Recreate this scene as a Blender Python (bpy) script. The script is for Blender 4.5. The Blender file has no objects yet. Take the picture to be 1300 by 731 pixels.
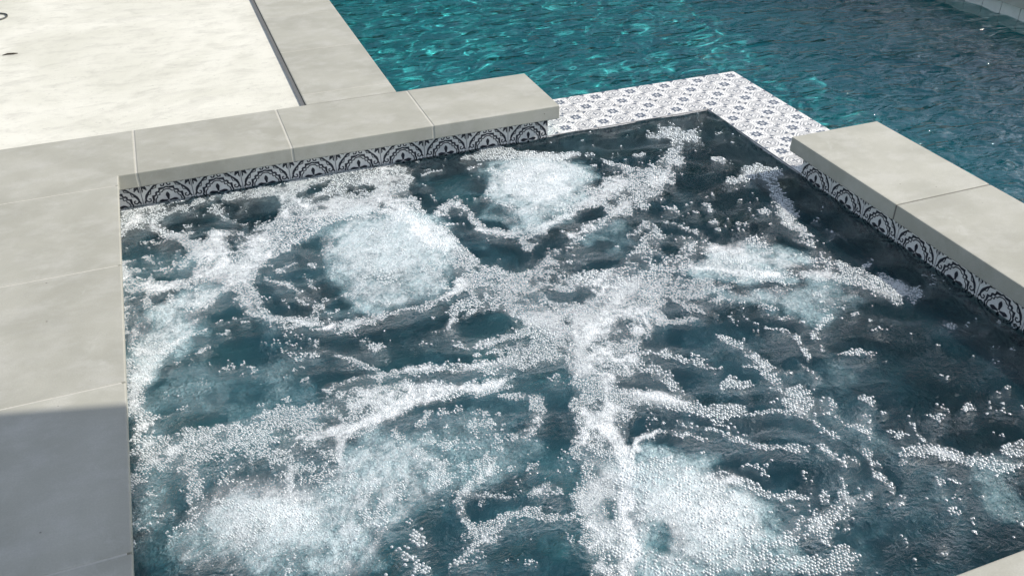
import bpy, bmesh, math
import numpy as np
from mathutils import Vector, Matrix
R=math.radians
rng=np.random.default_rng(7)
scene=bpy.context.scene
col=scene.collection
STROKES=[
('F','P',0.95,3,'-38 72 163 95 433 78 668 95 871 79 1113 58 1190 -56 1111 -299 1113 -498 1158 -661 1187 -855 1140 -951 1106 -823 1020 -541 921 -435 773 -390 666 -465 567 -520 454 -594 418 -720 400 -894 375 -919 336 -767 299 -737 228 -851 175 -972 72 -1084 20 -1224 25 -1372 -28 -1403 -50 -741'),
('F','L',0.8,0.35,'-29 -936 61 2 -1098 67 7 -1275 56 10 -1384 42'),
('H','P',1,2,'117 -142 154 -61 248 -28 388 -40 511 -74 561 -64 587 -126 566 -280 520 -342 456 -369 390 -297 244 -272 160 -219'),
('G','L',0.8,0.35,'328 -74 17 349 -173 29 382 -241 34 424 -264 24'),
('H','P',1,2,'-28 -221 17 -142 74 -172 142 -270 185 -374 196 -445 93 -404 -30 -343'),
('H','P',1,2.5,'225 -544 210 -579 175 -598 126 -597 74 -576 27 -540 -5 -494 -16 -448 -3 -411 32 -390 82 -390 137 -412 185 -451 216 -498'),
('G','L',0.5,0.8,'21 -480 57 89 -484 80 159 -465 68'),
('A','P',0.5,3,'229 -534 221 -560 204 -577 182 -581 159 -572 138 -551 125 -522 121 -491 128 -464 145 -446 167 -441 192 -451 212 -473 226 -502'),
('H','P',0.95,2,'421 -431 414 -452 401 -466 383 -470 364 -462 349 -446 339 -423 338 -398 344 -376 358 -362 376 -358 395 -365 411 -383 420 -406'),
('H','P',0.7,3,'280 -331 275 -348 266 -360 253 -363 239 -357 227 -344 220 -326 218 -306 223 -289 232 -277 246 -274 260 -279 271 -293 279 -311'),
('H','P',0.7,4,'57 -672 52 -689 40 -698 23 -699 5 -692 -11 -678 -21 -660 -25 -640 -21 -624 -9 -614 8 -612 26 -620 42 -634 53 -653'),
('H','P',0.55,4,'73 -775 69 -784 60 -789 48 -789 35 -784 23 -775 15 -763 13 -751 16 -742 25 -737 37 -737 50 -742 62 -751 70 -763'),
('A','P',0.75,8,'-26 -799 171 -686 242 -693 312 -742 226 -874 175 -981 71 -1096 -10 -1113 -34 -934'),
('H','P',0.8,4,'67 -677 186 -661 240 -714 177 -781 76 -766'),
('H','P',0.75,6,'-26 -823 113 -781 239 -816 165 -945 89 -983 14 -953'),
('G','L',0.35,0.9,'131 -686 34 82 -889 33'),
('H','P',0.9,3,'-9 -922 -12 -963 -18 -994 -24 -1010 -32 -1007 -38 -986 -42 -951 -43 -909 -40 -866 -35 -833 -28 -815 -20 -818 -14 -841 -10 -878'),
('H','L',0.9,0.35,'676 -132 47 739 -75 47 804 -47 33'),
('H','P',0.85,2,'973 -161 964 -183 944 -201 917 -212 890 -214 866 -207 851 -191 847 -171 856 -149 875 -130 902 -118 930 -116 955 -124 970 -140'),
('G','P',0.8,1.5,'940 -163 936 -171 926 -175 914 -175 902 -170 892 -161 886 -151 885 -141 890 -133 899 -129 911 -129 924 -134 934 -142 940 -153'),
('H','L',0.8,0.35,'627 -270 26 686 -273 33 729 -262 25'),
('H','P',0.6,2,'802 -160 798 -170 787 -181 771 -191 753 -197 738 -199 727 -196 723 -189 727 -178 738 -167 754 -158 772 -151 788 -149 799 -152'),
('H','L',0.7,0.8,'158 8 71 432 63 74 593 45 75'),
('A','P',0.75,14,'1139 -836 1070 -961 971 -1036 860 -1053 754 -1011 671 -918 625 -785 626 -633 681 -491 782 -390 910 -359 1034 -409 1124 -526 1160 -681'),
('R','P',0.42,14,'1058 -733 1018 -809 955 -856 882 -866 812 -838 757 -778 727 -694 729 -602 764 -519 828 -464 907 -449 984 -480 1041 -549 1068 -640'),
('F','P',0.34,12,'666 -465 800 -414 1020 -541 1103 -834 1110 -967 998 -1029 849 -954 703 -860 688 -658'),
('H','P',1,3,'414 -745 439 -645 507 -568 605 -553 669 -638 691 -784 709 -899 791 -963 942 -1073 1029 -1067 977 -1097 764 -1072 636 -1051 469 -956 411 -884'),
('D','P',0.9,6,'414 -745 439 -645 507 -568 605 -553 669 -638 691 -784 709 -899 633 -936 469 -956 411 -884'),
('G','L',0.9,0.5,'461 -704 19 499 -763 33 537 -836 31 560 -892 45 606 -935 48 652 -908 27 704 -897 24'),
('G','L',0.7,0.35,'513 -675 39 559 -653 40'),
('G','L',0.7,0.7,'616 -658 30 691 -717 40 657 -814 23'),
('G','L',1,0.35,'368 -896 63 430 -955 46 560 -1035 55 629 -1081 67 750 -1076 59 897 -1085 50 999 -1070 50 1072 -1021 60 1143 -924 76'),
('G','L',1,0.35,'836 -247 175 940 -289 195 1001 -433 146 1040 -582 120 1091 -746 109 1130 -891 102 1159 -1024 105'),
('R','L',0.9,0.35,'998 -383 85 1031 -559 100 1077 -722 70'),
('G','L',0.8,0.35,'363 -529 144 483 -392 172 611 -345 177 762 -289 145'),
('R','L',0.6,0.35,'221 -559 69 351 -638 135 456 -476 69'),
('R','P',0.9,5,'1063 -578 1051 -607 1035 -627 1018 -635 1003 -629 993 -610 990 -583 995 -551 1007 -521 1023 -500 1041 -492 1057 -498 1067 -517 1069 -546'),
('H','L',0.6,0.35,'964 -327 26 998 -383 26'),
('H','L',0.6,0.35,'930 -370 21 971 -489 25'),
('H','P',1,2,'1164 -71 1304 -35 1506 -56 1495 -260 1390 -335 1457 -422 1364 -487 1270 -519 1305 -654 1371 -820 1291 -867 1195 -787 1158 -661 1136 -494 1097 -380 1108 -260'),
('G','L',0.95,0.35,'1141 -489 44 1192 -418 72 1254 -393 90 1267 -476 46 1270 -594 45 1280 -632 34'),
('G','L',0.8,0.35,'1145 -551 37 1217 -580 31'),
('G','L',1,0.35,'1276 -643 50 1347 -717 76 1426 -748 87 1537 -733 70 1668 -664 74 1771 -606 117 1919 -546 149 2076 -493 166'),
('R','L',0.6,0.35,'1704 -622 43 1807 -591 59 1960 -501 66'),
('G','L',0.8,0.35,'1390 -772 37 1396 -855 43'),
('G','L',0.95,0.35,'1435 -28 78 1546 -29 164 1647 -113 172 1768 -187 127 1878 -179 73'),
('G','L',0.9,0.35,'1483 -174 54 1514 -268 50 1452 -360 59 1390 -395 41'),
('G','L',0.7,0.35,'1335 -425 50 1424 -510 62 1498 -582 51 1586 -617 39'),
('G','L',0.85,0.6,'1761 -202 105 1801 -326 97 1821 -446 78 1803 -538 57 1702 -549 49'),
('A','P',0.85,10,'1812 -488 1742 -590 1650 -652 1554 -667 1469 -633 1409 -556 1387 -448 1407 -327 1470 -215 1565 -138 1673 -115 1769 -153 1831 -244 1845 -365'),
('R','P',0.75,10,'1775 -427 1727 -495 1662 -536 1591 -544 1528 -519 1482 -464 1464 -390 1477 -308 1521 -236 1588 -188 1664 -177 1733 -204 1779 -265 1794 -345'),
('R','P',0.9,4,'1622 -350 1610 -369 1591 -381 1570 -383 1551 -375 1537 -359 1532 -338 1535 -316 1548 -297 1566 -285 1587 -282 1607 -290 1621 -307 1626 -328'),
('R','P',0.9,4,'1734 -395 1724 -408 1709 -416 1691 -416 1675 -409 1663 -397 1657 -381 1660 -365 1669 -352 1685 -345 1702 -344 1719 -351 1731 -363 1737 -379'),
('A','P',0.6,4,'1348 -551 1568 -659 1675 -611 1613 -697 1475 -722 1362 -677'),
('H','P',0.9,1.5,'1571 -184 1563 -199 1552 -209 1540 -212 1530 -208 1524 -198 1522 -183 1526 -166 1534 -151 1545 -141 1557 -138 1567 -142 1573 -152 1574 -168'),
('H','P',0.8,1.5,'1760 -452 1753 -463 1744 -470 1734 -472 1726 -468 1721 -461 1720 -449 1723 -437 1730 -427 1739 -420 1748 -417 1757 -421 1762 -429 1763 -440'),
('H','P',0.7,2,'1697 -569 1687 -584 1673 -593 1658 -596 1645 -590 1636 -579 1633 -563 1637 -545 1647 -530 1661 -520 1676 -518 1690 -523 1698 -535 1701 -552'),
('G','L',0.9,0.35,'1557 -620 32 1616 -643 43 1678 -626 38'),
('G','L',0.9,0.35,'1578 -828 71 1696 -803 86 1780 -757 68 1881 -693 60'),
('G','L',0.6,0.6,'1597 -860 54 1459 -916 60 1415 -946 54'),
('H','P',0.5,3,'1741 -707 1731 -721 1716 -729 1699 -730 1683 -724 1672 -712 1668 -696 1672 -679 1682 -665 1697 -657 1715 -656 1730 -662 1741 -674 1745 -691'),
('G','L',0.85,0.35,'1982 -247 25 2009 -326 39 2039 -380 52 2024 -448 46'),
('F','P',0.9,1.5,'1966 -206 1959 -216 1948 -223 1937 -224 1927 -220 1920 -211 1918 -200 1920 -188 1928 -177 1938 -171 1950 -170 1960 -174 1967 -182 1969 -194'),
('F','P',0.8,1.5,'1919 -315 1914 -321 1908 -324 1900 -324 1893 -321 1888 -316 1886 -309 1887 -303 1891 -297 1898 -294 1906 -294 1913 -297 1918 -302 1920 -309'),
('G','L',0.8,0.35,'1904 -463 40 2017 -461 67'),
('G','L',0.8,0.35,'1211 -106 19 1263 -86 20'),
('G','L',0.8,0.35,'1397 -139 25 1469 -110 38'),
('G','L',0.8,0.35,'1173 -294 14 1207 -292 14'),
('A','P',0.45,5,'1570 -918 1730 -824 1829 -830 1815 -922 1642 -1006'),
('F','L',0.95,0.35,'2339 -137 99 2418 -121 157 2463 -168 125 2458 -269 63'),
('F','L',0.95,0.35,'2387 -184 58 2322 -314 77 2260 -402 91 2172 -442 105'),
('F','L',0.95,0.35,'2280 -367 93 2149 -498 118 2031 -591 131 1932 -663 120 1834 -716 107'),
('F','L',0.8,0.35,'2038 -421 56 2071 -466 56'),
('F','P',0.95,1.2,'2488 -468 2479 -476 2465 -480 2450 -479 2436 -473 2425 -464 2421 -453 2424 -442 2433 -433 2446 -429 2462 -430 2476 -436 2487 -445 2491 -457'),
('F','P',0.8,1.5,'2175 -290 2168 -299 2159 -304 2149 -305 2140 -302 2135 -294 2133 -285 2136 -274 2143 -266 2152 -260 2162 -259 2171 -263 2177 -270 2178 -280'),
('F','L',0.95,0.35,'2375 -667 32 2452 -667 58 2533 -603 104 2581 -622 144 2552 -722 88 2494 -836 77 2465 -926 83 2430 -1049 96 2426 -1126 79'),
('F','P',0.9,1,'2272 -733 2264 -740 2254 -740 2249 -734 2251 -724 2259 -717 2269 -716 2274 -723'),
('F','P',0.9,1,'2368 -866 2358 -874 2347 -875 2342 -868 2345 -856 2355 -848 2366 -847 2371 -854'),
('F','P',0.9,1,'2372 -938 2359 -949 2345 -951 2338 -941 2343 -926 2356 -914 2370 -913 2377 -922'),
('F','P',0.9,1,'2404 -950 2391 -960 2375 -960 2366 -950 2369 -937 2382 -927 2398 -927 2407 -937'),
('F','P',0.9,1,'2192 -866 2181 -874 2166 -874 2156 -864 2157 -852 2169 -844 2184 -844 2193 -854'),
('F','P',0.9,1,'2160 -935 2150 -945 2139 -947 2134 -939 2138 -926 2148 -916 2159 -914 2164 -922'),
('F','P',0.9,1,'2128 -982 2119 -990 2109 -990 2103 -983 2106 -973 2115 -965 2125 -964 2131 -971'),
('F','P',0.9,1,'2310 -864 2304 -869 2296 -869 2291 -864 2293 -857 2299 -852 2307 -852 2311 -857'),
('F','P',0.9,1,'2137 -837 2130 -842 2121 -841 2114 -835 2114 -828 2121 -823 2131 -824 2137 -830'),
('F','P',0.9,1,'2522 -1079 2512 -1087 2501 -1088 2496 -1081 2499 -1070 2510 -1062 2520 -1062 2526 -1069'),
('F','P',0.9,1,'2529 -993 2522 -998 2512 -997 2506 -991 2506 -984 2514 -980 2524 -981 2530 -986'),
('F','P',0.9,1,'2072 -769 2059 -779 2039 -777 2025 -765 2025 -750 2039 -741 2059 -742 2072 -754'),
('F','P',0.9,1,'2120 -774 2113 -779 2103 -778 2097 -772 2097 -765 2104 -760 2113 -761 2120 -766'),
('F','P',0.9,1,'2209 -948 2203 -953 2196 -953 2191 -948 2192 -941 2198 -936 2206 -937 2211 -941'),
('F','P',0.9,1,'2485 -1024 2477 -1030 2469 -1031 2465 -1026 2468 -1017 2476 -1011 2484 -1010 2488 -1015'),
('F','P',0.9,1,'2349 -1030 2342 -1035 2333 -1034 2326 -1028 2327 -1021 2334 -1017 2343 -1018 2350 -1023'),
('F','P',0.9,1,'2235 -992 2229 -996 2222 -996 2217 -991 2218 -985 2224 -980 2232 -980 2236 -985'),
('F','P',0.9,1,'2065 -808 2057 -815 2046 -815 2040 -808 2041 -799 2049 -792 2059 -792 2066 -799'),
('F','P',0.9,1,'2223 -743 2219 -746 2214 -746 2210 -743 2211 -738 2215 -734 2221 -734 2224 -738'),
('F','L',0.8,0.35,'2506 -1145 22 2517 -1188 37 2529 -1243 16'),
('F','L',0.7,0.35,'2440 -1233 11 2515 -1200 15'),
('F','P',0.7,5,'1740 -1003 1829 -927 1914 -897 1955 -977 2016 -989 2016 -1076 2066 -1133 2188 -1102 2302 -1115 2367 -1173 2390 -1261 2386 -1360 2441 -1421 2433 -1474 2311 -1458 2086 -1358 1974 -1281 1857 -1207 1761 -1208 1639 -1203 1595 -1103'),
('F','L',0.8,0.35,'1788 -911 32 1886 -853 54 1900 -904 58 1863 -1034 58 1777 -1118 61'),
('F','L',0.75,0.6,'1972 -853 30 2022 -920 56 2045 -988 58 2022 -1066 59'),
('F','L',0.8,0.6,'2179 -1116 53 2292 -1130 83 2370 -1217 76 2379 -1345 68 2411 -1415 83'),
('A','P',0.85,6,'1870 -1184 2025 -1117 2125 -1120 2175 -1200 2249 -1217 2304 -1355 2181 -1363 2008 -1278'),
('R','L',0.7,0.35,'2025 -1117 80 2100 -1158 113 2094 -1272 76 2090 -1327 37'),
('H','P',0.85,3,'2082 -1239 2171 -1222 2257 -1279 2281 -1363 2113 -1342'),
('H','P',0.75,4,'1926 -1041 1910 -1061 1891 -1074 1873 -1079 1859 -1073 1851 -1058 1851 -1037 1860 -1014 1875 -994 1894 -980 1913 -975 1928 -981 1935 -996 1935 -1017'),
('H','P',0.5,5,'2012 -1171 1998 -1185 1978 -1194 1957 -1194 1938 -1187 1925 -1173 1921 -1155 1927 -1137 1941 -1122 1960 -1113 1982 -1113 2001 -1120 2014 -1135 2018 -1153'),
('H','P',0.6,3,'1830 -1110 1821 -1122 1808 -1129 1794 -1130 1783 -1125 1775 -1116 1773 -1103 1777 -1089 1786 -1078 1799 -1070 1813 -1069 1825 -1074 1833 -1084 1835 -1097'),
('H','L',0.7,0.6,'2316 -1121 53 2302 -1190 77 2336 -1240 57'),
('G','L',1,0.35,'1862 -1186 43 1995 -1273 48 2089 -1354 72 2204 -1377 80 2320 -1423 106 2413 -1498 160 2472 -1570 179 2525 -1606 93'),
('R','L',1,0.35,'1888 -1197 27 1998 -1268 37 2082 -1340 47 2149 -1361 30'),
('G','L',0.9,0.35,'2443 -1427 34 2502 -1405 27 2570 -1357 20'),
('G','P',0.45,4,'2571 -1489 2552 -1506 2530 -1516 2509 -1519 2493 -1512 2485 -1499 2487 -1480 2498 -1461 2517 -1444 2539 -1433 2561 -1430 2577 -1437 2585 -1451 2583 -1470'),
('H','P',0.9,2,'2552 -1326 2591 -1365 2561 -1435 2500 -1433'),
('A','P',0.6,7,'1844 -1337 1984 -1366 2159 -1440 2286 -1491 2374 -1588 2232 -1602 2104 -1605 2011 -1515 1904 -1443'),
('F','P',0.9,4,'1140 -951 1232 -902 1280 -978 1415 -946 1538 -1024 1674 -1134 1787 -1218 1906 -1287 1959 -1356 1819 -1379 1683 -1350 1644 -1410 1675 -1446 1583 -1480 1484 -1532 1461 -1630 1346 -1724 1272 -1770 1183 -1772 1226 -1638 1233 -1527 1103 -1510 956 -1492 1026 -1438 1165 -1406 1193 -1363 1176 -1249 1118 -1178 1035 -1193 993 -1153 1059 -1104'),
('R','L',0.55,0.8,'1209 -1238 111 1290 -1318 131 1386 -1356 136 1533 -1292 100 1639 -1203 75'),
('R','L',0.6,0.8,'1356 -1391 71 1336 -1495 75 1288 -1582 63'),
('H','P',1,2,'1313 -1122 1368 -1133 1422 -1181 1479 -1166 1496 -1226 1435 -1263 1336 -1208'),
('G','P',0.3,3,'1454 -1188 1446 -1198 1433 -1204 1419 -1205 1405 -1199 1395 -1189 1391 -1177 1393 -1164 1401 -1154 1414 -1148 1428 -1147 1442 -1153 1452 -1163 1456 -1175'),
('H','P',0.85,2,'1617 -1089 1605 -1094 1580 -1092 1547 -1083 1512 -1070 1482 -1053 1463 -1038 1459 -1027 1470 -1021 1495 -1023 1529 -1032 1564 -1046 1595 -1062 1613 -1078'),
('H','P',0.9,2,'1248 -982 1321 -909 1426 -921 1342 -975'),
('H','P',0.9,2,'1363 -1337 1356 -1349 1347 -1357 1338 -1360 1330 -1357 1326 -1349 1326 -1337 1329 -1324 1336 -1312 1346 -1304 1355 -1301 1362 -1304 1367 -1312 1367 -1324'),
('H','P',0.8,2,'1368 -1479 1366 -1490 1359 -1500 1351 -1507 1342 -1510 1334 -1509 1329 -1503 1328 -1494 1331 -1484 1337 -1474 1346 -1467 1355 -1464 1362 -1465 1367 -1471'),
('H','P',0.7,2,'1531 -1413 1525 -1419 1516 -1422 1505 -1421 1494 -1417 1486 -1410 1482 -1402 1483 -1394 1489 -1388 1498 -1385 1509 -1386 1520 -1390 1528 -1397 1532 -1405'),
('H','P',0.4,4,'1466 -1080 1452 -1098 1431 -1109 1406 -1109 1383 -1100 1366 -1083 1359 -1061 1362 -1039 1376 -1020 1397 -1009 1422 -1008 1446 -1017 1463 -1035 1470 -1057'),
('G','L',0.2,0.35,'1125 -888 24 1005 -1098 23'),
('H','P',1,2,'785 -1203 745 -1150 887 -1121 976 -1126 976 -1170 918 -1218 842 -1234 776 -1235'),
('H','P',1,2,'968 -1275 1030 -1192 1111 -1160 1151 -1166 1201 -1259 1188 -1348 1117 -1333 1049 -1334 991 -1311'),
('A','P',0.3,3,'1199 -1292 1189 -1308 1174 -1318 1158 -1321 1143 -1315 1132 -1302 1128 -1284 1131 -1265 1142 -1248 1156 -1237 1173 -1235 1188 -1241 1199 -1254 1203 -1272'),
('H','P',0.95,2,'1055 -1138 1051 -1152 1042 -1167 1028 -1179 1013 -1186 999 -1187 990 -1181 986 -1170 990 -1155 999 -1140 1013 -1128 1028 -1121 1042 -1120 1051 -1126'),
('G','L',0.95,0.35,'1059 -1104 43 1013 -1160 36 952 -1241 55 875 -1256 29 835 -1303 26 803 -1346 25'),
('H','P',1,3,'525 -1154 733 -1200 930 -1251 983 -1334 941 -1383 789 -1378 597 -1352 501 -1354'),
('G','L',0.9,0.35,'965 -1292 20 987 -1336 36 1054 -1345 37 1141 -1343 32 1190 -1344 33'),
('G','L',0.75,0.7,'984 -1370 32 1065 -1402 40 1161 -1396 47'),
('F','L',0.9,0.35,'543 -1382 37 666 -1375 46 785 -1393 46 882 -1406 47 998 -1443 78 1114 -1481 70 1244 -1489 61'),
('H','L',0.85,0.5,'794 -1421 34 905 -1452 34 1047 -1520 19'),
('H','L',0.6,0.6,'972 -1365 12 1100 -1380 12 1083 -1426 11 960 -1403 12'),
('G','L',0.95,0.35,'717 -1462 51 848 -1517 51 994 -1528 44 1070 -1529 44'),
('R','L',0.8,0.35,'765 -1465 29 919 -1526 33 1042 -1534 29'),
('G','P',0.95,1,'740 -1243 731 -1258 718 -1261 708 -1249 708 -1230 716 -1215 730 -1213 740 -1224'),
('G','P',0.95,1,'561 -1155 553 -1166 538 -1166 526 -1155 523 -1140 531 -1129 545 -1129 558 -1139'),
('G','P',0.95,1,'527 -1119 523 -1124 518 -1125 513 -1120 512 -1113 516 -1108 521 -1108 526 -1112'),
('G','P',0.95,1,'573 -1306 569 -1311 562 -1312 556 -1306 555 -1298 559 -1293 566 -1292 572 -1298'),
('G','P',0.95,1,'589 -1324 587 -1326 583 -1326 580 -1324 580 -1320 582 -1318 585 -1318 588 -1321'),
('G','P',0.95,1,'289 -928 286 -937 278 -938 272 -931 270 -921 274 -912 281 -911 288 -917'),
('G','P',0.95,1,'327 -1250 324 -1254 318 -1254 311 -1249 309 -1243 313 -1238 319 -1239 326 -1243'),
('G','P',0.95,1,'301 -1345 300 -1350 296 -1351 293 -1347 293 -1342 295 -1337 298 -1336 301 -1340'),
('G','P',0.95,1,'167 -1104 165 -1108 160 -1108 155 -1104 154 -1099 156 -1095 161 -1096 166 -1099'),
('G','L',0.95,0.35,'200 -1053 24 244 -1026 33 283 -1010 30'),
('G','L',0.9,0.35,'196 -1107 19 219 -1091 23'),
('G','L',0.9,0.35,'369 -1080 28 392 -1133 37 404 -1185 32 413 -1238 15 425 -1264 22'),
('G','L',0.9,0.35,'588 -1219 15 616 -1268 29 651 -1311 31 685 -1345 31'),
('H','P',0.5,3,'564 -1398 617 -1375 687 -1387 649 -1443 554 -1444'),
('H','P',0.95,4,'231 -1039 177 -1104 92 -1153 34 -1170 29 -1283 67 -1389 241 -1403 371 -1361 440 -1290 514 -1150 488 -1002 390 -963 328 -841 287 -850'),
('A','P',0.28,10,'56 -1179 290 -1169 502 -1145 483 -1386 368 -1453 45 -1414'),
('A','P',0.3,8,'475 -1363 464 -1389 442 -1404 414 -1406 385 -1395 360 -1372 345 -1343 343 -1311 353 -1285 375 -1268 404 -1266 434 -1278 459 -1301 474 -1332'),
('A','P',0.25,8,'186 -1269 179 -1300 165 -1320 146 -1328 127 -1320 111 -1299 100 -1269 98 -1235 105 -1204 119 -1181 138 -1173 158 -1181 175 -1203 185 -1235'),
('H','P',1,2,'1076 -1567 1166 -1534 1236 -1533 1245 -1590 1197 -1704 1132 -1805 1086 -1921 1062 -2020 1023 -2092 994 -2190 972 -2284 650 -2159 769 -2102 830 -2059 868 -2003 866 -1937 927 -1843 1014 -1811 1067 -1727 1074 -1637'),
('F','P',0.85,4,'-28 -1386 44 -1424 151 -1421 260 -1428 350 -1420 438 -1444 534 -1425 634 -1406 775 -1429 953 -1500 1081 -1534 1032 -1562 834 -1562 682 -1594 584 -1642 539 -1625 250 -1512 206 -1528 155 -1580 135 -1746 104 -1762 87 -1579 -31 -1501'),
('G','L',0.95,0.35,'143 -1720 19 146 -1632 29 178 -1550 44 250 -1512 40 335 -1531 39 459 -1580 59 550 -1570 86 647 -1551 99 749 -1521 84 866 -1536 64 1040 -1541 43'),
('R','L',1,0.35,'419 -1554 26 549 -1577 53 644 -1561 59 747 -1528 48 841 -1538 28'),
('R','L',0.7,0.35,'549 -1577 47 505 -1678 30 503 -1741 17'),
('G','L',0.6,0.8,'116 -1459 75 117 -1590 67 128 -1714 42'),
('G','L',0.9,0.7,'395 -1568 48 374 -1691 41 364 -1778 32 373 -1856 27 389 -1954 23'),
('R','L',0.7,0.35,'374 -1691 16 365 -1784 18 374 -1862 13'),
('G','L',0.7,0.8,'292 -1528 34 280 -1654 25 257 -1765 20'),
('H','P',1,2,'145 -1668 157 -1580 201 -1533 260 -1522 267 -1585 257 -1638 258 -1707 233 -1750 174 -1747 147 -1716'),
('G','L',0.7,0.35,'222 -1574 7 239 -1612 10 219 -1661 18 231 -1681 18'),
('G','L',0.55,0.9,'162 -1728 29 207 -1711 40 255 -1681 28'),
('H','P',1,1.2,'369 -1595 365 -1600 358 -1603 349 -1602 339 -1598 331 -1592 325 -1584 324 -1577 327 -1572 334 -1570 343 -1570 353 -1574 362 -1581 367 -1588'),
('H','P',0.95,2,'410 -1591 465 -1606 467 -1630 424 -1672 415 -1626'),
('H','P',0.5,4,'356 -1658 352 -1668 343 -1673 331 -1673 319 -1668 308 -1659 302 -1648 301 -1637 305 -1627 314 -1622 326 -1621 338 -1626 349 -1635 355 -1647'),
('H','P',0.6,4,'448 -1719 443 -1730 435 -1736 424 -1737 414 -1733 405 -1725 401 -1713 400 -1701 405 -1690 413 -1683 423 -1682 434 -1686 443 -1695 447 -1707'),
('A','P',0.65,10,'70 -1692 143 -1763 139 -1857 169 -1894 199 -1957 284 -2017 74 -1935 53 -1823'),
('A','P',0.72,12,'148 -1751 287 -1718 408 -1852 443 -1975 458 -2085 179 -1976 139 -1857'),
('F','P',0.78,14,'150 -1723 268 -1710 356 -1803 375 -1922 262 -1905 155 -1837'),
('R','P',0.55,20,'424 -1873 402 -1912 358 -1932 300 -1930 240 -1906 187 -1866 153 -1815 143 -1763 161 -1721 205 -1697 266 -1698 331 -1723 386 -1767 419 -1821'),
('F','P',0.52,14,'106 -1455 545 -1593 552 -1760 446 -1867 208 -1884 124 -1877 97 -1731'),
('A','P',0.75,12,'434 -1714 549 -1679 662 -1673 767 -1780 780 -1880 716 -1944 626 -1966 552 -2018 493 -2098 406 -2065 403 -1879'),
('F','P',0.45,14,'428 -1743 546 -1694 646 -1733 710 -1822 633 -1940 516 -2003 425 -1968'),
('A','P',0.33,8,'666 -1657 781 -1578 923 -1589 1004 -1702 974 -1812 867 -1883 771 -1907 710 -1822'),
('F','P',0.4,10,'678 -1610 829 -1578 995 -1662 980 -1797 819 -1895 728 -1905 658 -1770'),
('H','L',0.5,0.8,'580 -1658 23 682 -1594 27 800 -1556 24 901 -1580 18'),
('H','P',0.6,4,'587 -1694 582 -1704 572 -1711 559 -1711 547 -1706 537 -1697 531 -1684 531 -1672 536 -1661 546 -1654 559 -1653 571 -1658 582 -1668 587 -1681'),
('A','P',0.4,10,'-32 -1532 86 -1594 97 -1731 71 -1831 91 -1942 -40 -1891'),
('F','P',0.5,12,'-32 -1532 68 -1571 80 -1696 58 -1744 -36 -1721'),
('D','P',0.55,8,'-16 -1687 74 -1635 82 -1753 42 -1923 -32 -1895'),
('G','L',0.95,0.35,'1019 -1596 28 1059 -1623 46 1080 -1677 47 1070 -1728 41 1036 -1768 44 992 -1795 52'),
('H','P',0.9,1.5,'1040 -1709 1034 -1720 1026 -1729 1018 -1732 1012 -1729 1008 -1721 1007 -1710 1011 -1697 1017 -1686 1025 -1677 1033 -1674 1040 -1677 1043 -1684 1044 -1696'),
('G','L',0.95,0.35,'909 -1842 22 875 -1892 34 814 -1908 45 772 -1943 39 754 -1987 32 757 -2027 28 771 -2066 32 799 -2087 37 827 -2066 30 858 -2042 35 895 -2034 34 928 -2069 28 963 -2091 23 1014 -2097 26'),
('G','L',0.85,0.35,'801 -1948 22 849 -1966 25 879 -1972 11'),
('G','P',0.95,1.5,'1036 -2022 1027 -2030 1009 -2032 987 -2028 964 -2020 945 -2007 934 -1994 933 -1982 942 -1973 960 -1971 982 -1975 1006 -1984 1025 -1996 1036 -2010'),
('G','P',0.95,1.5,'1021 -2001 1014 -2009 1002 -2012 989 -2012 975 -2006 964 -1998 959 -1987 959 -1977 966 -1969 977 -1965 992 -1966 1005 -1971 1016 -1980 1022 -1991'),
('G','L',0.8,0.35,'916 -1963 8 937 -1983 11'),
('G','L',0.7,0.35,'1011 -1882 5 1011 -1933 7 1012 -1958 7'),
('G','L',0.9,0.35,'802 -2096 21 758 -2103 19 712 -2121 27 680 -2126 18'),
('G','P',0.9,2,'649 -2045 644 -2053 634 -2058 623 -2058 612 -2053 603 -2045 598 -2035 598 -2025 603 -2017 612 -2012 624 -2011 635 -2016 644 -2024 649 -2034'),
('G','L',0.9,0.35,'554 -2049 11 578 -2084 17 611 -2127 30 580 -2132 41'),
('G','P',0.8,1,'710 -1992 708 -1995 705 -1997 702 -1997 698 -1996 696 -1994 695 -1990 695 -1987 697 -1984 700 -1982 703 -1982 706 -1983 709 -1985 710 -1989'),
('G','L',0.5,0.9,'907 -1898 8 928 -1931 8'),
('G','P',0.95,2,'1362 -1439 1450 -1518 1419 -1634 1368 -1733 1444 -1763 1305 -1855 1228 -1960 1195 -2072 1067 -2321 977 -2286 1000 -2192 1034 -2068 1087 -1969 1117 -1851 1160 -1763 1220 -1675 1284 -1581'),
('R','L',1,0.35,'1290 -1759 42 1225 -1842 54 1225 -1943 52 1208 -2032 55 1160 -2117 40 1133 -2163 32 1115 -2237 31 1050 -2315 29'),
('R','L',0,0.35,'1129 -1855 22 1066 -2022 37 1025 -2121 44 988 -2263 38'),
('H','L',0.8,0.35,'1117 -2100 8 1101 -2150 10'),
('G','L',0.95,0.35,'1357 -1650 59 1368 -1733 83 1413 -1796 84 1492 -1842 77 1566 -1893 75 1650 -1907 39'),
('R','L',0.9,0.35,'1374 -1720 28 1423 -1777 43 1499 -1830 21'),
('H','P',0.9,2,'1426 -1717 1416 -1728 1403 -1735 1387 -1736 1374 -1731 1365 -1720 1361 -1707 1365 -1693 1374 -1681 1388 -1674 1403 -1673 1417 -1679 1427 -1689 1430 -1703'),
('H','P',0,2,'1478 -1649 1546 -1650 1621 -1713 1668 -1772 1626 -1803 1545 -1795 1491 -1750 1464 -1700'),
('G','L',1,0.35,'1217 -2019 29 1255 -1964 26 1300 -1922 25 1352 -1919 25 1429 -1942 23 1464 -1976 19'),
('R','L',1,0.35,'1227 -2008 17 1261 -1957 17 1309 -1919 15 1359 -1918 15'),
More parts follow.
